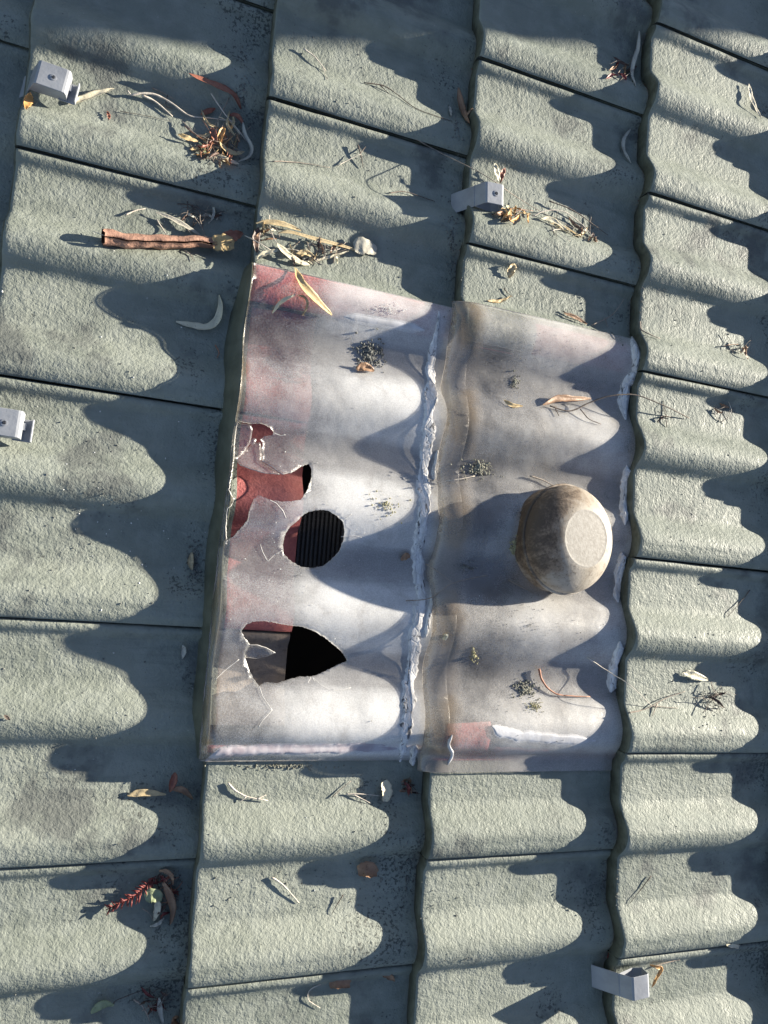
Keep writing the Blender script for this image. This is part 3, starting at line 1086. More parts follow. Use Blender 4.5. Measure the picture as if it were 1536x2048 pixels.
def leaf(px, w, mat, label, group=None, lift=0.003, fold=0.18, twist=0.3, blunt=False, cat='leaf', name='fallen_leaf'):
    LCOUNT[0] += 1
    rnd = random.Random(LCOUNT[0] * 7 + 1)
    n = 14
    path = catmull(pts3(px, lift), n)
    w = w / 1000.0
    vs, fs = [], []
    ph = rnd.uniform(-1, 1) * twist
    tw = rnd.uniform(-1, 1) * twist
    cols = (-1, -.55, 0, .55, 1)
    top = []
    for i, p in enumerate(path):
        f = i / n
        t = (path[min(i + 1, n)] - path[max(i - 1, 0)]).normalized()
        a = t.cross(Vector((0, 0, 1)))
        a = a.normalized() if a.length > 1e-5 else Vector((0, 1, 0))
        b2 = a.cross(t).normalized()
        ang = ph + tw * (f - .5) * 2
        a, b2 = a * math.cos(ang) + b2 * math.sin(ang), b2 * math.cos(ang) - a * math.sin(ang)
        prof_w = (math.sin(math.pi * min(1, f * .92 + .04)) ** (.35 if blunt else .75)) * (1 - .25 * f) * (1 + .12 * rnd.uniform(-1, 1))
        hw = max(.0004, w * .5 * prof_w)
        for s in cols:
            q = p + a * (s * hw) + b2 * (fold * abs(s) * hw * 1.2 + .0006 * math.sin(i * 1.3 + s * 2))
            top.append(q)
    nc = len(cols)
    minlift = 0.0007
    for q in top:
        zz = surf(q.x, q.y) + minlift
        if q.z < zz:
            q.z = zz
    for d in (0.0, -0.0005):
        vs += [q + Vector((0, 0, d)) for q in top]
    m = len(top)
    for i in range(n):
        for c in range(nc - 1):
            k = i * nc + c
            fs.append((k, k + 1, k + nc + 1, k + nc))
            fs.append((m + k, m + k + nc, m + k + nc + 1, m + k + 1))
        for c in (0, nc - 1):
            k = i * nc + c
            fs.append((k, k + nc, m + k + nc, m + k))
    return top_mesh(name, vs, fs, [MT[mat]], label, cat, group)


def twig(px, r, mat, label, group=None, lift=0.0015, branches=(), taper=.45, wig=.0006, name='twig'):
    LCOUNT[0] += 1
    rnd = random.Random(LCOUNT[0] * 3 + 2)

    def one(pp, rr):
        P = pts3(pp, lift + rr / 1000)
        L = sum((b2 - a).length for a, b2 in zip(P, P[1:]))
        n = max(8, int(L / .005))
        cl = catmull(P, n)
        cl = [q + noise.noise_vector(Vector((q.x * 90, q.y * 90, LCOUNT[0]))) * wig for q in cl]
        for q in cl:
            zz = surf(q.x, q.y) + rr / 1000 * .8
            q.z = max(q.z, zz)
        rad = [rr / 1000 * (1 - (1 - taper) * i / n) * (1 + .18 * rnd.uniform(-1, 1)) for i in range(n + 1)]
        return tube(cl, rad, 6)

    if not branches:
        vs, fs = one(px, r)
        return top_mesh(name, vs, fs, [MT[mat]], label, 'twig', group)
    P0 = pts3(px, lift)[0]
    base = Vector((P0.x, P0.y, surf(P0.x, P0.y)))
    t = top_empty(name, base, label, 'twig', group)
    vs, fs = one(px, r)
    link('stem', new_mesh('stem', local(vs, base), fs, [MT[mat]]), t)
    for bp, br in branches:
        vs, fs = one(bp, br)
        link('side_shoot', new_mesh('side_shoot', local(vs, base), fs, [MT[mat]]), t)
    return t


def litter(cx, cy, rx, ry, n_leaf, n_twig, mats, tmats, label_leaf, label_twig, group, wl=(3, 6), ll=(14, 34), lift=9, seed=0):
    """a drift of small leaf and stalk bits that nothing tells apart"""
    rnd = random.Random(seed)

    def seg(lmin, lmax):
        a = rnd.uniform(0, 2 * math.pi)
        r0 = math.sqrt(rnd.random())
        b2 = rnd.uniform(0, 2 * math.pi)
        x, y = cx + rx * r0 * math.cos(b2), cy + ry * r0 * math.sin(b2)
        L = rnd.uniform(lmin, lmax)
        bend = rnd.uniform(-.5, .5)
        h = [rnd.uniform(1, lift) for _ in range(3)]
        return [(x - L / 2 * math.cos(a), y - L / 2 * math.sin(a), h[0]),
                (x + bend * L * .4 * math.sin(a), y - bend * L * .4 * math.cos(a), h[1] + 1),
                (x + L / 2 * math.cos(a), y + L / 2 * math.sin(a), h[2])]
    for _ in range(n_leaf):
        leaf(seg(*ll), rnd.uniform(*wl), rnd.choice(mats), label_leaf, group + ' (leaves)', twist=1.2, fold=.5)
    for _ in range(n_twig):
        twig(seg(ll[0] * 1.1, ll[1] * 1.6), rnd.uniform(.35, .8), rnd.choice(tmats), label_twig, group + ' (stalks)', wig=.0012)


# --- around the top left clip and the big pile
leaf([(137, 208), (165, 196), (200, 184), (228, 177)], 9, 'pale', 'pale yellow leaf pointing away from the top left clip', lift=.004)
leaf([(62, 186, 3), (56, 204, 3), (52, 218, 2)], 12, 'orange', 'short orange-brown leaf tucked under the top left clip')
leaf([(378, 147, 10), (405, 160, 9), (440, 174, 8), (468, 190, 8), (482, 218, 5)], 12, 'red_leaf', 'long red-brown leaf arching over the big pile at upper left', fold=.25, twist=.3)
twig([(262, 190, 6), (285, 187, 8), (312, 190, 8), (345, 207, 7), (380, 232, 5), (420, 236, 4), (472, 243, 4)], 1.7, 'twig_pale',
     'thick forked pale twig lying into the big pile at upper left', branches=(([(284, 191, 6), (312, 204, 4), (345, 233, 3)], 1.7), ([(262, 190, 6), (255, 180, 8)], 1.2)))
twig([(304, 175), (325, 185), (348, 198)], .9, 'twig', 'thin straight twig above the forked pale twig')
twig([(335, 190, 6), (332, 212, 3), (345, 216, 2)], .7, 'twig_dark', 'small dark hooked twig crossing the forked pale twig')
twig([(422, 187, 10), (450, 228, 10), (478, 262, 9), (492, 282, 5)], 1.0, 'twig_pale', 'long thin pale twig standing across the big pile')
twig([(458, 196, 4), (432, 248, 6), (410, 288, 5)], .8, 'twig', 'thin grey twig crossing under the long pale twig in the big pile')
leaf([(356, 268, 9), (375, 276, 10), (396, 283, 8)], 8, 'yellow', 'pale yellow leaf sticking out of the left side of the big pile', lift=.01)
leaf([(486, 244, 8), (490, 268, 8), (503, 293, 7), (498, 313, 5), (476, 323, 3)], 7, 'grey_leaf', 'curved grey-tan leaf around the right side of the big pile', fold=.3)
leaf([(440, 283, 9), (450, 298, 9), (470, 307, 7), (489, 303, 5)], 9, 'tan', 'tan leaf curving through the middle of the big pile')
leaf([(424, 256, 8), (428, 270, 9), (433, 287, 7)], 10, 'red_leaf', 'upright red-brown leaf in the middle of the big pile', fold=.5)
leaf([(449, 254, 10), (442, 270, 10), (437, 288, 7)], 9, 'orange', 'folded orange-brown leaf in the middle of the big pile', fold=.6)
leaf([(380, 298, 3), (395, 299, 4), (404, 305, 3)], 7, 'yellow', 'short yellow leaf at the foot of the big pile')
leaf([(398, 284, 9), (406, 298, 7), (415, 312, 4)], 5, 'green', 'narrow yellow-green leaf at the foot of the big pile')
leaf([(426, 310, 4), (450, 318, 4), (478, 328, 2)], 8, 'pale', 'pale leaf under the lower edge of the big pile')
leaf([(402, 229), (415, 223), (431, 217)], 9, 'red_leaf', 'small pinkish leaf above the big pile beside the forked twig')
leaf([(456, 230, 6), (472, 230, 8), (481, 238, 8), (487, 250, 6)], 7, 'red_leaf', 'bent red leaf at the upper right of the big pile')
twig([(370, 252, 5), (400, 276, 8), (440, 291, 7), (482, 306, 3)], .8, 'twig_red', 'thin red stalk running through the big pile')
litter(446, 296, 48, 26, 18, 16, ['dark_leaf', 'brown_leaf', 'red_leaf', 'tan', 'orange'], ['twig_dark', 'twig_red', 'twig'],
       'small curled dark leaf bit in the big pile at upper left', 'fine dark stalk in the big pile at upper left', 'bits of the big upper left pile', seed=1)
litter(440, 270, 50, 36, 8, 8, ['tan', 'brown_leaf', 'red_leaf', 'pale'], ['twig_pale', 'twig', 'twig_red'],
       'narrow dry leaf strip lying across the big pile at upper left', 'pale stalk lying across the big pile at upper left', 'top of the big upper left pile', wl=(3, 5), ll=(26, 56), lift=12, seed=41)
twig([(240, 222), (290, 231), (340, 242)], .5, 'twig_dark', 'hair-thin dark stalk on the tile left of the big pile')
leaf([(214, 222), (218, 232), (217, 240)], 5, 'red_leaf', 'tiny red leaf bit below the top left clip')

# --- the rolled bark and what lies round it
A0, A1 = on(206, 474, .012), on(432, 489, .010)
ax = (A1 - A0).normalized()
sd = ax.cross(Vector((0, 0, 1))).normalized()
upv = sd.cross(ax)
bb = Vector((A0.x, A0.y, A0.z - .010))
bark = top_empty('bark_roll', bb, 'rolled red-brown strip of bark lying left of the broken skylight', 'bark')
vs, fs, ix = [], [], []
nn, kk = 26, 15
for lay in (0, 1):
    for i in range(nn + 1):
        f = i / nn
        r = (.0105 - .0035 * f) * (1 + .16 * noise.noise(Vector((f * 11, 0, 3)))) - lay * .0014
        cen = A0.lerp(A1, f) + sd * (.0025 * math.sin(f * 5) + .002 * noise.noise(Vector((f * 8, 3, 3))))
        for k in range(kk + 1):
            an = math.radians(75) + math.radians(352 - 14 * f) * k / kk
            e = .0026 * noise.noise(Vector((f * 7, k * 1.3, 9)))
            endj = ax * (.003 * noise.noise(Vector((k * .8, 1, i))) if i in (0, nn) else 0)
            vs.append(cen + endj + (sd * math.cos(an) + upv * math.sin(an)) * (r + e) - bb)
m = (nn + 1) * (kk + 1)
for i in range(nn):
    for k in range(kk):
        a = i * (kk + 1) + k
        fs.append((a, a + 1, a + kk + 2, a + kk + 1)); ix.append(0)
        fs.append((m + a, m + a + kk + 1, m + a + kk + 2, m + a + 1)); ix.append(1)
    for k in (0, kk):
        a = i * (kk + 1) + k
        fs.append((a, a + kk + 1, m + a + kk + 1, m + a)); ix.append(0)
for k in range(kk):
    for i in (0, nn):
        a = i * (kk + 1) + k
        fs.append((a, a + 1, m + a + 1, m + a)); ix.append(1)
link('bark_strip', new_mesh('bark_strip', vs, fs, [MT['bark'], MT['bark_in']], ix), bark)
twig([(188, 463, 8), (206, 470, 10), (240, 475, 10)], .6, 'twig_pale', 'thin pale stalk poking out of the rolled bark')
leaf([(425, 488, 14), (445, 485, 17), (468, 490, 14)], 26, 'yellow', 'torn yellow leaf at the right end of the rolled bark', fold=.3, blunt=True)
leaf([(438, 484, 9), (460, 474, 14), (486, 466, 9)], 20, 'red_leaf', 'broad brown leaf behind the torn yellow leaf', fold=.2)
twig([(250, 430), (268, 422), (291, 417)], 1.3, 'twig_pale', 'short thick pale twig above the rolled bark')
leaf([(312, 424, 6), (345, 437, 7), (375, 454, 6), (402, 471, 4)], 7, 'grey_leaf', 'narrow grey-tan leaf above the rolled bark')
twig([(314, 439), (328, 462), (344, 481, 14)], 1.0, 'twig_pale', 'pale twig leaning on the rolled bark')
twig([(345, 436, 4), (372, 455, 5), (392, 482, 10)], .8, 'twig', 'grey twig beside the narrow grey-tan leaf')
twig([(385, 430, 4), (402, 452, 4), (412, 478, 8)], .8, 'twig', 'thin grey twig ending at the torn yellow leaf')
twig([(366, 502), (380, 509), (388, 522)], 1.0, 'twig', 'bent grey twig below the rolled bark')
litter(398, 428, 40, 15, 5, 18, ['dark_leaf', 'grey_leaf'], ['twig_dark', 'twig', 'twig_dark'],
       'small dark leaf bit in the tangle above the rolled bark', 'fine dark stalk in the tangle above the rolled bark', 'tangle above the rolled bark', lift=7, ll=(18, 42), seed=2)
twig([(433, 440), (441, 425), (448, 412)], .9, 'twig_pale', 'pale lichen-covered sprig beside the dark tangle', branches=(([(440, 427), (452, 422)], .8), ([(444, 420), (436, 413)], .7)))

# --- drift above the broken skylight
leaf([(512, 446, 5), (540, 444, 6), (570, 449, 6), (602, 461, 3)], 9, 'tan', 'tan leaf along the top of the drift above the broken skylight')
leaf([(517, 455, 6), (512, 478, 5), (514, 505, 3)], 12, 'dark_leaf', 'dark red-brown leaf hanging over the tile nose above the broken skylight')
twig([(538, 430, 3), (542, 462, 6), (560, 492, 8), (600, 502, 6)], .8, 'twig_pale', 'thin pale stalk looping over the drift above the broken skylight')
leaf([(555, 466, 6), (580, 464, 8), (640, 480, 7), (690, 493, 5), (726, 506, 4)], 6, 'tan', 'long straw-coloured strip of leaf above the broken skylight', twist=.2)
leaf([(554, 487, 9), (574, 508, 9), (598, 524, 7), (620, 530, 4)], 12, 'pale', 'wide pale leaf in the middle of the drift above the broken skylight', fold=.25)
leaf([(513, 522, 3), (528, 508, 6), (557, 500, 8)], 10, 'pale', 'pale curled leaf at the left end of the drift above the broken skylight', fold=.35)
leaf([(592, 506, 8), (612, 505, 8), (632, 516, 6)], 8, 'tan', 'small curled tan leaf in the drift above the broken skylight', fold=.4)
leaf([(630, 522, 3), (662, 513, 5), (698, 502, 5)], 5, 'pale', 'narrow pale leaf under the straw-coloured strip')
leaf([(708, 494, 6), (730, 492, 8), (753, 503, 5)], 28, 'grey_leaf', 'round grey-green leaf at the right end of the drift', fold=.05, twist=.05, blunt=True)
twig([(490, 472, 10), (515, 484, 12), (542, 500, 9)], .9, 'twig_pale', 'white-tipped twig bridging the step above the broken skylight')
litter(630, 505, 58, 22, 14, 16, ['brown_leaf', 'dark_leaf', 'tan', 'pale'], ['twig', 'twig_dark', 'twig_pale'],
       'small curled leaf bit in the drift above the broken skylight', 'fine stalk in the drift above the broken skylight', 'drift above the broken skylight', seed=3)
litter(535, 470, 22, 18, 5, 4, ['brown_leaf', 'tan', 'pale'], ['twig_dark', 'twig'],
       'small leaf bit at the nose end of the drift above the broken skylight', 'fine stalk at the nose end of the drift', 'nose end of the drift', seed=33)
leaf([(591, 536, 6), (604, 566, 7), (632, 598, 6), (664, 630, 3)], 13, 'yellow', 'long golden strap leaf on the top corner of the broken skylight', fold=.25, twist=.2)
leaf([(545, 626, 2), (560, 606, 5), (578, 595, 7), (592, 589, 6)], 6, 'pale', 'pale twisted leaf on the top corner of the broken skylight')
leaf([(596, 590, 7), (610, 595, 6), (615, 610, 4), (606, 631, 2)], 4, 'yellow', 'thin orange curl beside the golden strap leaf')
leaf([(352, 643), (382, 650, 5), (414, 654, 7), (434, 640, 7), (441, 612, 6), (438, 590, 3)], 12, 'pale', 'sickle-shaped pale leaf in shade left of the broken skylight', twist=.2, fold=.2)
twig([(430, 690), (438, 705), (434, 715)], .8, 'twig_red', 'tiny red-brown stalk in shade left of the broken skylight')

# --- second column, top
twig([(607, 97, 5), (630, 114, 5), (652, 142, 2)], 1.1, 'twig_pale', 'short pale twig near the top of the picture', branches=(([(644, 132, 3), (650, 148, 2), (655, 160, 2)], .6),))
twig([(728, 165), (768, 172, 5), (800, 193, 4), (835, 218, 2), (905, 243, 2)], .9, 'twig_dark', 'long brown stalk lying along the second column near the top', branches=(([(760, 170, 5), (780, 190, 2)], .8),))
leaf([(917, 175, 10), (921, 203, 10), (929, 228, 6), (938, 246, 3)], 12, 'brown_leaf', 'brown and tan leaf standing at a step near the top centre', fold=.25, twist=.3)
leaf([(899, 212), (901, 222), (902, 232)], 6, 'grey_leaf', 'tiny grey leaf beside the brown and tan leaf near the top centre')
twig([(832, 278, 4), (880, 305, 8), (942, 336, 26), (985, 360, 34), (1030, 392, 14), (1085, 425, 6), (1150, 458, 4)], .8, 'twig', 'very long thin stalk passing behind the screwed clip above the unbroken skylight', wig=.0003)
twig([(545, 322), (600, 325), (660, 335)], .8, 'twig', 'thin stalk lying flat above the drift, second column')
twig([(675, 331, 2), (700, 318, 4), (722, 308, 7)], .8, 'twig_pale', 'thin pale stalk reaching the small dark fork', )
twig([(716, 290, 6), (722, 310, 5), (726, 336, 2)], 1.2, 'twig_dark', 'small dark forked twig in the second column', branches=(([(721, 306, 5), (731, 293, 3)], .9),))
twig([(778, 386), (812, 384, 4), (870, 403, 3)], 1.1, 'twig_dark', 'dark twig in shade left of the screwed clip')
leaf([(990, 326, 14), (994, 345, 12), (1000, 364, 6)], 9, 'pale', 'pale pointed leaf standing behind the screwed clip')
leaf([(1010, 336, 12), (1004, 350, 10), (1000, 366, 5)], 9, 'red_leaf', 'red-brown leaf standing behind the screwed clip')
litter(1030, 428, 34, 13, 13, 3, ['orange', 'yellow', 'orange', 'brown_leaf'], ['twig_red', 'twig_pale'],
       'small curled orange leaf in the heap beside the screwed clip', 'fine stalk in the orange heap beside the screwed clip', 'orange heap beside the screwed clip', wl=(4, 7), ll=(16, 30), lift=11, seed=4)
leaf([(1082, 436, 6), (1106, 440, 6), (1140, 466, 3)], 8, 'pale', 'pale leaf right of the orange heap')
leaf([(1100, 446, 4), (1130, 455, 5), (1165, 475, 3)], 5, 'tan', 'narrow tan leaf right of the orange heap')
twig([(1066, 432, 6), (1094, 421, 9), (1130, 424, 9), (1165, 450, 5), (1186, 474, 3)], 1.0, 'twig_pale', 'arched pale stalk right of the orange heap')
twig([(1098, 402, 6), (1145, 420, 8), (1185, 448, 5), (1216, 470, 3)], 1.1, 'twig_dark', 'dark arched twig right of the orange heap')
litter(1140, 455, 45, 10, 4, 6, ['tan', 'grey_leaf', 'brown_leaf'], ['twig_pale', 'twig', 'twig_dark'],
       'small leaf bit in the straw right of the orange heap', 'fine straw stalk right of the orange heap', 'straw right of the orange heap', ll=(18, 40), lift=6, seed=5)
litter(1186, 476, 9, 6, 4, 2, ['brown_leaf', 'dark_leaf', 'orange'], ['twig_dark'], 'crumpled brown bit at the right end of the straw', 'short stalk at the right end of the straw', 'brown knot at the end of the straw', ll=(8, 16), lift=6, seed=6)

# --- third column, top, and right column
leaf([(1279, 62, 12), (1276, 95, 14), (1267, 125, 10), (1264, 148, 7), (1272, 172, 2)], 9, 'grey_leaf', 'long grey leaf against the step near the top right', twist=.3)
leaf([(1262, 258, 4), (1249, 275, 5), (1247, 297, 5), (1262, 326, 2)], 8, 'grey_leaf', 'bowed grey leaf against the step above the unbroken skylight', twist=.3)
litter(1238, 138, 22, 22, 7, 3, ['dark_leaf', 'wine_leaf', 'brown_leaf'], ['twig_pale', 'twig'], 'crumpled dark leaf in the clump near the top right', 'pale stalk in the dark clump near the top right', 'dark clump near the top right', wl=(5, 10), ll=(20, 40), seed=7)
leaf([(1498, 168, 6), (1504, 200, 7), (1522, 236, 3)], 10, 'grey_leaf', 'pale grey leaf in shade at the upper right edge', twist=.25)
leaf([(1030, 528, 8), (1022, 541, 6), (1018, 556, 2)], 14, 'tan', 'small tan leaf standing above the unbroken skylight', fold=.4)
leaf([(975, 601), (1000, 602, 3), (1023, 592, 5)], 6, 'yellow', 'thin yellow leaf at the top edge of the unbroken skylight')
twig([(1008, 576), (1015, 586), (1026, 594)], .9, 'twig_dark', 'tiny dark twig by the thin yellow leaf')
leaf([(1128, 626, 4), (1150, 634, 6), (1174, 648, 3)], 7, 'brown_leaf', 'brown leaf above the top right of the unbroken skylight')
twig([(1125, 622), (1145, 634), (1165, 640)], .9, 'twig_dark', 'dark twig beside the brown leaf above the unbroken skylight')
twig([(1184, 650, 3), (1224, 630, 5), (1250, 596, 12)], 1.0, 'twig', 'grey twig leaning into the shade above the unbroken skylight', branches=(([(1210, 636, 4), (1216, 655, 2)], .7),))
twig([(1268, 648, 6), (1290, 664, 4), (1320, 677, 3)], 1.4, 'twig', 'short grey twig on the tile nose right of the unbroken skylight')
litter(1478, 695, 24, 14, 4, 4, ['dark_leaf', 'brown_leaf', 'grey_leaf'], ['twig_dark'], 'dark leaf bit in the small clump at the right edge', 'dark stalk in the small clump at the right edge', 'small clump at the right edge', seed=8)
litter(1325, 830, 12, 20, 1, 4, ['dark_leaf'], ['twig_dark'], 'dark curl on the tile right of the long arched twig', 'dark curled stalk right of the long arched twig', 'curls right of the long arched twig', lift=4, seed=9)
litter(1450, 825, 22, 14, 2, 4, ['tan', 'brown_leaf'], ['twig', 'twig_pale'], 'tan leaf bit near the right edge, mid height', 'fine stalk near the right edge, mid height', 'bits near the right edge', lift=5, seed=10)

# --- on the unbroken skylight
leaf([(1008, 800, 3), (1024, 810, 3), (1046, 812, 3)], 7, 'yellow', 'small yellow crescent leaf on the unbroken skylight')
leaf([(1086, 810, 3), (1115, 797, 7), (1145, 797, 7), (1182, 797, 4)], 12, 'brown_leaf', 'pinkish brown leaf under the long arched twig', fold=.3)
twig([(1100, 812, 3), (1140, 822, 3), (1178, 806, 14), (1215, 793, 26), (1270, 790, 32), (1330, 812, 14), (1378, 836, 3)], 1.25, 'twig_dark', 'long arched twig bridging from the unbroken skylight to the right course',
     branches=(([(1160, 818, 8), (1178, 838, 4), (1202, 848, 2)], .8), ([(1110, 815, 3), (1118, 832, 2)], .8)), wig=.0004, taper=.75)
twig([(1060, 952), (1085, 960), (1112, 974)], 1.3, 'twig', 'short grey twig touching the top of the bowl vent')
twig([(1017, 1160), (1040, 1172), (1066, 1186)], 1.0, 'twig', 'thin twig at the lower left of the bowl vent')
twig([(812, 1202, 3), (860, 1196, 12), (906, 1166, 5), (976, 1150, 2)], .9, 'twig', 'long thin stalk crossing the white sealant left of the bowl vent', branches=(([(852, 1128, 14), (880, 1146, 5), (908, 1167, 4)], .8),))
twig([(892, 962), (920, 958), (950, 952)], .8, 'twig_pale', 'pale stalk beside the large lichen tuft')
twig([(1078, 1338, 3), (1085, 1362, 5), (1105, 1384, 4), (1130, 1391, 3), (1180, 1393, 2)], 2.0, 'twig_red', 'bent orange-brown stalk low on the unbroken skylight', taper=.3)
twig([(1175, 1316, 4), (1215, 1342, 14), (1262, 1372, 18), (1304, 1412, 4)], .9, 'twig_pale', 'pale stalk bridging from the unbroken skylight to the right course, low down')

# --- right column, low
twig([(1252, 1424, 4), (1290, 1418, 3), (1335, 1395, 4), (1370, 1383, 3)], 1.2, 'twig', 'forked twig on the right course below the bowl vent', branches=(([(1304, 1412, 3), (1355, 1416, 2)], .8), ([(1315, 1408, 3), (1304, 1432, 2)], 1.1)))
leaf([(1366, 1344, 4), (1388, 1350, 6), (1416, 1360, 4)], 14, 'pale', 'cream leaf above the twig heap at right', fold=.25)
litter(1424, 1398, 20, 22, 2, 12, ['dark_leaf', 'grey_leaf'], ['twig_dark', 'twig', 'twig_dark'], 'dark leaf bit in the twig heap at right', 'dark twig in the heap below the cream leaf', 'twig heap at right', ll=(22, 44), lift=9, seed=11)
twig([(1302, 1752), (1285, 1775), (1260, 1806)], .9, 'twig_dark', 'dark thin twig on the lower right tiles')
leaf([(1453, 1890, 5), (1470, 1892, 6), (1486, 1895, 4)], 8, 'pale', 'small cream leaf near the lower right edge')
leaf([(1300, 1930, 8), (1316, 1934, 12), (1322, 1938, 10), (1312, 1958, 8), (1304, 1974, 4)], 7, 'orange', 'bent orange leaf standing behind the open clip at bottom right', fold=.3)
twig([(1306, 1934), (1330, 1926), (1360, 1919)], 1.3, 'twig', 'short twig beside the bent orange leaf')
twig([(1500, 1180, 3), (1478, 1208, 3), (1455, 1234, 2)], .9, 'twig_dark', 'dark straight twig at the right edge beside the bowl')

# --- bottom and left
leaf([(255, 1590, 3), (288, 1585, 5), (332, 1589, 6)], 10, 'tan', 'pinkish tan leaf below the bottom left skylight corner', fold=.25, twist=.2)
leaf([(350, 1545, 8), (347, 1562, 9), (340, 1584, 6)], 11, 'red_leaf', 'curled red-brown leaf at the bottom left skylight corner', fold=.5)
leaf([(342, 1578, 8), (366, 1580, 8), (386, 1598, 4)], 9, 'brown_leaf', 'brown leaf bent against the step at the bottom left skylight corner', fold=.35)
twig([(456, 1566, 3), (472, 1582, 4), (495, 1594, 4), (536, 1601, 3)], 1.5, 'twig_pale', 'forked white twig below the broken skylight', branches=(([(492, 1594, 4), (478, 1604, 2)], 1.0), ([(516, 1598, 4), (532, 1590, 2)], 1.0)))
leaf([(768, 1562, 8), (774, 1583, 8), (770, 1603, 4)], 18, 'pale', 'torn cream leaf below the sealant at the skylight bottom', fold=.2, blunt=True)
litter(822, 1572, 22, 14, 8, 3, ['dark_leaf', 'wine_leaf', 'brown_leaf'], ['twig_dark', 'twig'], 'crumpled dark leaf in the clump below the sealant end', 'stalk in the dark clump below the sealant end', 'dark clump below the sealant end', wl=(5, 9), ll=(18, 34), lift=10, seed=12)
twig([(692, 1588), (720, 1588, 4), (762, 1592, 3)], .9, 'twig_pale', 'thin pale twig in shade beside the torn cream leaf', branches=(([(705, 1588, 3), (740, 1606, 2)], .8),))
twig([(664, 1594), (680, 1580), (702, 1562)], .8, 'twig', 'short thin twig left of the torn cream leaf')
leaf([(716, 1742, 4), (734, 1738, 9), (754, 1746, 4)], 22, 'brown_leaf', 'small curled brown leaf on the lower middle tile', fold=.45, blunt=True)
twig([(543, 1755), (568, 1772, 4), (598, 1806, 2)], 1.3, 'twig_pale', 'pale twig with a dark end on the lower middle tile')
twig([(686, 1790, 4), (676, 1806, 3), (664, 1828, 2)], .9, 'twig_dark', 'short dark twig on the lower middle tile')
leaf([(658, 1966, 4), (676, 1962, 7), (700, 1968, 4)], 20, 'brown_leaf', 'brown leaf near the bottom edge, middle column', fold=.35, blunt=True)
twig([(642, 1968, 3), (620, 1980, 3), (617, 2000, 3), (640, 2016, 2)], .8, 'twig_pale', 'curved pale stalk near the bottom edge, middle column')
leaf([(758, 1942, 4), (776, 1950, 5), (790, 1962, 3)], 11, 'brown_leaf', 'brown leaf in shade near the bottom centre', fold=.3)

# red fern-like frond in the lower left clump
fr = [on(x, y, l / 1000) for x, y, l in [(212, 1820, 4), (240, 1806, 8), (268, 1792, 9), (292, 1772, 8), (312, 1752, 5)]]
cl = catmull(fr, 24)
bfr = Vector((cl[0].x, cl[0].y, cl[0].z - .004))
frond = top_empty('fern_frond', bfr, 'wine-red feathery frond in the lower left clump', 'frond')
vs, fs = tube(cl, [.0007] * 25, 5)
link('stalk', new_mesh('stalk', local(vs, bfr), fs, [MT['wine_leaf']]), frond)
for i in range(2, 24):
    for s in (-1, 1):
        t = (cl[min(i + 1, 24)] - cl[i - 1]).normalized()
        a = t.cross(Vector((0, 0, 1))).normalized()
        ll_ = random.uniform(.4, 1.15)
        tip = cl[i] + a * s * .0085 * ll_ - t * .006 * random.uniform(.2, 1.6) + Vector((0, 0, random.uniform(-.001, .005)))
        vs, fs = tube([cl[i], cl[i].lerp(tip, .5) + Vector((0, 0, .001)), tip], [.0007, .0013, .0004], 4)
        link('leaflet', new_mesh('leaflet', local(vs, bfr), fs, [MT['wine_leaf']]), frond)
leaf([(318, 1742, 6), (332, 1742, 10), (344, 1752, 10), (346, 1770, 7)], 7, 'brown_leaf', 'hooked tan leaf at the top of the lower left clump', fold=.3)
leaf([(326, 1764, 9), (338, 1788, 10), (346, 1820, 7), (340, 1850, 4)], 11, 'brown_leaf', 'long brown leaf through the lower left clump', fold=.25, twist=.3)
leaf([(290, 1796, 9), (305, 1790, 11), (324, 1796, 9)], 19, 'green', 'rounded grey-green leaf in the lower left clump', fold=.25, blunt=True)
leaf([(314, 1798, 7), (315, 1818, 7), (308, 1842, 3)], 11, 'pale', 'pale ribbed leaf in the lower left clump', fold=.2)
leaf([(300, 1853, 3), (316, 1848, 5), (328, 1836, 5)], 5, 'grey_leaf', 'thin grey curl under the lower left clump')
twig([(284, 1816), (298, 1826, 4), (308, 1842, 3)], .7, 'twig', 'thin stalk left of the pale ribbed leaf')
litter(328, 1795, 26, 44, 12, 8, ['wine_leaf', 'dark_leaf', 'wine_leaf', 'red_leaf'], ['twig_red', 'twig_dark'], 'dark red leaf bit in the lower left clump', 'dark red stalk in the lower left clump', 'lower left clump', seed=13)
leaf([(182, 2026, 3), (205, 2008, 6), (228, 2010, 5)], 12, 'green', 'pale green leaf at the bottom left', fold=.2)
twig([(226, 2008, 3), (238, 1998, 4), (300, 1975, 2)], .8, 'twig_dark', 'dark stalk of the pale green leaf at the bottom left', )
leaf([(318, 1996, 6), (320, 2018, 7), (326, 2048, 5)], 8, 'grey_leaf', 'grey-tan leaf in the bottom left clump')
twig([(268, 1998, 5), (288, 2016, 7), (302, 2046, 5)], 1.2, 'twig', 'curved grey twig in the bottom left clump')
litter(308, 2000, 26, 22, 8, 12, ['dark_leaf', 'wine_leaf'], ['twig_dark', 'twig', 'twig_dark'], 'dark leaf bit in the bottom left clump', 'dark stalk in the bottom left clump', 'bottom left clump', seed=14)
leaf([(345, 2040, 4), (354, 2044, 5), (362, 2054, 3)], 18, 'brown_leaf', 'brown leaf cut off by the bottom edge', fold=.3, blunt=True)
leaf([(366, 1290, 4), (368, 1302, 4), (364, 1318, 2)], 8, 'grey_leaf', 'small grey leaf in shade left of the broken skylight, low down')
leaf([(384, 1105, 4), (381, 1125, 4), (384, 1140, 3)], 9, 'tan', 'small tan leaf in the dark patch left of the broken skylight', fold=.3)
leaf([(8, 1430, 4), (20, 1440, 2)], 5, 'twig_dark', 'tiny dark curl at the left edge')
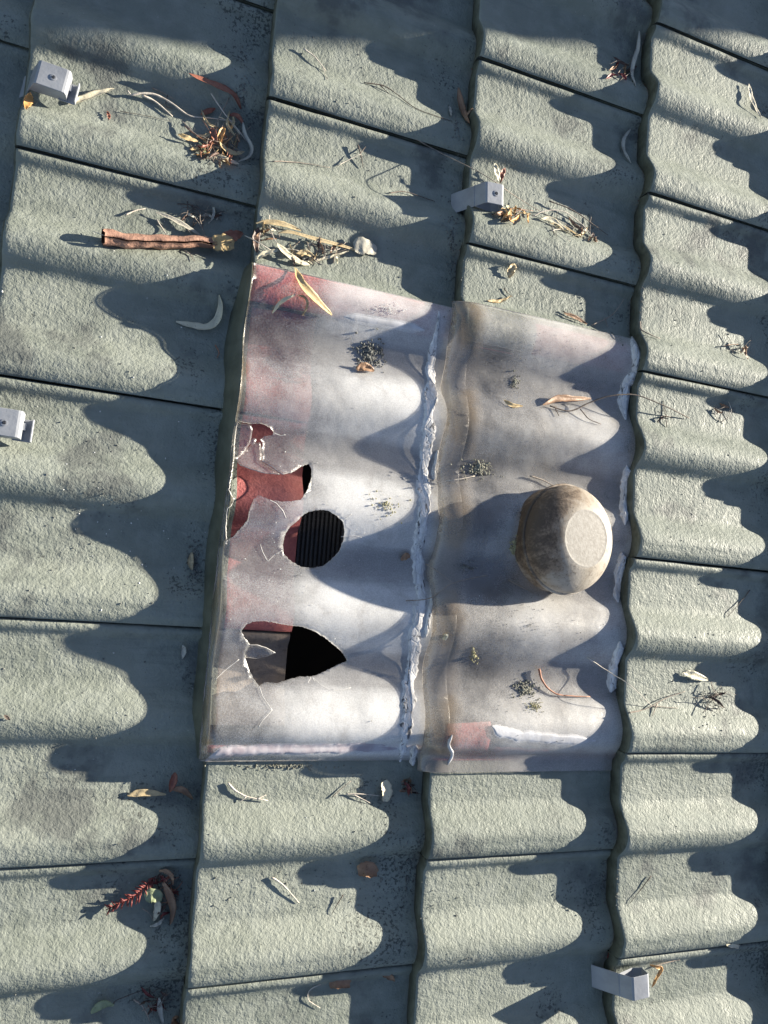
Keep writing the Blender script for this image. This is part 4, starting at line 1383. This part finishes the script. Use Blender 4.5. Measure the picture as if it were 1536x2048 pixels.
leaf([(712, 738, 3), (728, 734, 5), (748, 742, 3)], 15, 'brown_leaf', 'curled brown leaf beside the dark lichen on the broken skylight', fold=.6)
leaf([(802, 1120, 3), (812, 1112, 4), (820, 1114, 3)], 11, 'brown_leaf', 'small brown leaf scrap left of the sealant', fold=.3)
leaf([(880, 1278, 3), (884, 1270, 3), (890, 1268, 3)], 8, 'pale', 'pale flake on the brown edge of the unbroken skylight', blunt=True)


# ================================================================== lichen, grit: uncountable crumbs
def crumbs(name, cx, cy, rx, ry, n, rmin, rmax, mat, label, seed, heap=1.0):
    rnd = random.Random(seed)
    ico = [(0, 0, 1), (.894, 0, .447), (.276, .851, .447), (-.724, .526, .447), (-.724, -.526, .447), (.276, -.851, .447),
           (.724, .526, -.447), (-.276, .851, -.447), (-.894, 0, -.447), (-.276, -.851, -.447), (.724, -.526, -.447), (0, 0, -1)]
    icf = [(0, 1, 2), (0, 2, 3), (0, 3, 4), (0, 4, 5), (0, 5, 1), (1, 6, 2), (2, 7, 3), (3, 8, 4), (4, 9, 5), (5, 10, 1),
           (2, 6, 7), (3, 7, 8), (4, 8, 9), (5, 9, 10), (1, 10, 6), (6, 11, 7), (7, 11, 8), (8, 11, 9), (9, 11, 10), (10, 11, 6)]
    vs, fs = [], []
    for _ in range(n):
        a = rnd.uniform(0, 2 * math.pi)
        r = abs(rnd.gauss(0, .5))
        p = on(cx + rx * r * math.cos(a), cy + ry * r * math.sin(a))
        if any(in_poly(p.x, p.y, h) for h in holes):
            continue
        s = rnd.uniform(rmin, rmax) / 1000
        c = Vector((p.x, p.y, surf(p.x, p.y) + s * (.4 + heap * max(0, 1 - r) * rnd.random() * 1.5)))
        b0 = len(vs)
        sc = (rnd.uniform(.6, 1.4), rnd.uniform(.6, 1.4), rnd.uniform(.5, 1.1))
        for q in ico:
            j = 1 + rnd.uniform(-.3, .3)
            vs.append((c.x + q[0] * s * sc[0] * j, c.y + q[1] * s * sc[1] * j, c.z + q[2] * s * sc[2] * j))
        fs += [tuple(b0 + i for i in f) for f in icf]
    o = top_mesh(name, vs, fs, [MT[mat]], label, 'lichen' if 'lichen' in name else 'grit', smooth=False)
    o['kind'] = 'stuff'
    return o


crumbs('lichen_tuft', 740, 705, 34, 34, 260, .7, 2.2, 'lichen_d', 'dark grey lichen tuft high on the broken skylight', 1)
crumbs('lichen_tuft', 958, 938, 34, 22, 220, .6, 2.0, 'lichen', 'largest grey lichen tuft on the unbroken skylight, above the bowl shadow', 2)
crumbs('lichen_tuft', 1029, 765, 10, 18, 70, .6, 1.6, 'lichen', 'small grey lichen tuft below the top of the unbroken skylight', 3)
crumbs('lichen_tuft', 1030, 1095, 12, 22, 110, .6, 2.0, 'lichen_y', 'yellowish lichen tuft against the left rim of the bowl vent', 4)
crumbs('lichen_tuft', 948, 1312, 8, 14, 60, .6, 1.6, 'lichen_y', 'small yellowish lichen tuft low on the unbroken skylight', 5)
crumbs('lichen_tuft', 1050, 1378, 26, 22, 200, .6, 2.0, 'lichen', 'grey lichen tuft left of the bent orange-brown stalk', 6)
crumbs('lichen_tuft', 1068, 1412, 26, 16, 120, .4, 1.2, 'lichen_y', 'pale scattered lichen below the grey tuft low on the unbroken skylight', 7)
crumbs('lichen_tuft', 770, 1010, 50, 36, 70, .5, 1.5, 'lichen_y', 'scattered lichen specks right of the holes on the broken skylight', 8)
crumbs('lichen_tuft', 928, 1135, 26, 12, 60, .5, 1.4, 'lichen_d', 'dark lichen specks inside the bowl shadow', 9)
crumbs('grit_crumbs', 780, 620, 60, 18, 90, .3, .8, 'grit', 'white crumbs on the pink top strip of the broken skylight', 10, .2)
crumbs('grit_crumbs', 600, 1100, 260, 460, 150, .3, .8, 'grit', 'white crumbs scattered over the broken skylight', 11, .1)
crumbs('grit_crumbs', 560, 1532, 170, 8, 110, .5, 1.5, 'lichen', 'grey grit along the bottom edge of the broken skylight', 12, .3)
crumbs('grit_crumbs', 1060, 1250, 170, 300, 260, .25, .8, 'lichen_d', 'dark dirt specks scattered over the unbroken skylight', 13, .1)
crumbs('grit_crumbs', 1080, 700, 170, 160, 120, .25, .8, 'lichen_d', 'dark dirt specks on the upper part of the unbroken skylight', 14, .1)
crumbs('grit_crumbs', 1420, 1390, 120, 90, 90, .4, 1.3, 'lichen_d', 'dark dirt specks around the twig heap at right', 15, .1)
crumbs('grit_crumbs', 390, 1120, 26, 70, 160, .5, 1.6, 'lichen_d', 'dark dirt in the shaded patch left of the round hole', 16, .3)


for k, (a, b2, lab) in enumerate((
        (1268, 60, 'black dirt gathered under the tile nose at the top right'), (1262, 560, 'black dirt gathered under the right tile nose above the sealant blob'),
        (912, 250, 'black dirt gathered under the tile nose left of the screwed clip'), (905, 480, 'black dirt gathered under the tile nose above the skylight joint'),
        (812, 1760, 'black dirt gathered under the lower middle tile nose'), (1205, 1760, 'black dirt gathered under the lower right tile nose'),
        (350, 1780, 'black dirt gathered under the tile nose beside the lower left clump'), (486, 200, 'black dirt gathered under the tile nose right of the big pile'))):
    crumbs('grit_crumbs', a, b2, 26, 130, 170, .4, 1.5, 'lichen_d', lab, 50 + k, .4)
crumbs('grit_crumbs', 200, 1000, 330, 1100, 150, .4, 1.3, 'lichen_d', 'dark specks scattered over the left tile column', 70, .1)
crumbs('grit_crumbs', 1400, 1000, 220, 1100, 170, .4, 1.3, 'lichen_d', 'dark specks scattered over the right tile column', 71, .1)
crumbs('grit_crumbs', 700, 250, 330, 250, 110, .4, 1.3, 'lichen_d', 'dark specks scattered over the upper middle tiles', 72, .1)
crumbs('grit_crumbs', 760, 1760, 400, 220, 120, .4, 1.3, 'lichen_d', 'dark specks scattered over the lower middle tiles', 73, .1)
crumbs('grit_crumbs', 260, 1100, 330, 900, 60, .4, 1.2, 'grit', 'pale crumbs scattered over the left tile column', 74, .1)

# ================================================================== beyond the frame: block added to shade the top tiles, real source unknown; ground
q = hit(700, 48, 0.0)
side = Vector((-0.27, 1.0, 0)).normalized()          # across the sun
pc = Vector((q.x, q.y, 0)) + Vector((1, 0.290, 0)) * 2.6 + side * 0.28
cw = M @ pc
ch = bpy.data.objects.new('shadow_caster', None)
COL.objects.link(ch)
ch.location = (cw.x, cw.y, cw.z - 1.0)
ch.rotation_euler = (0, 0, math.atan2(0.27, 1.0))
tag(ch, 'unseen block added up the slope to cast the shadow across the top tiles', 'shadow_caster')
link('shaft', box_mesh('shaft', (0, 0, 1.3), (0.5, 0.54, 2.6), MT['caster']), ch)
link('cap', box_mesh('cap', (0, 0, 2.66), (0.62, 0.66, 0.12), MT['caster']), ch)

gv = [(-400, -400, 0), (400, -400, 0), (400, 400, 0), (-400, 400, 0)]
gnd = link('ground', new_mesh('ground', gv, [(0, 1, 2, 3)], [MT['ground']], smooth=False))
gnd['kind'] = 'structure'
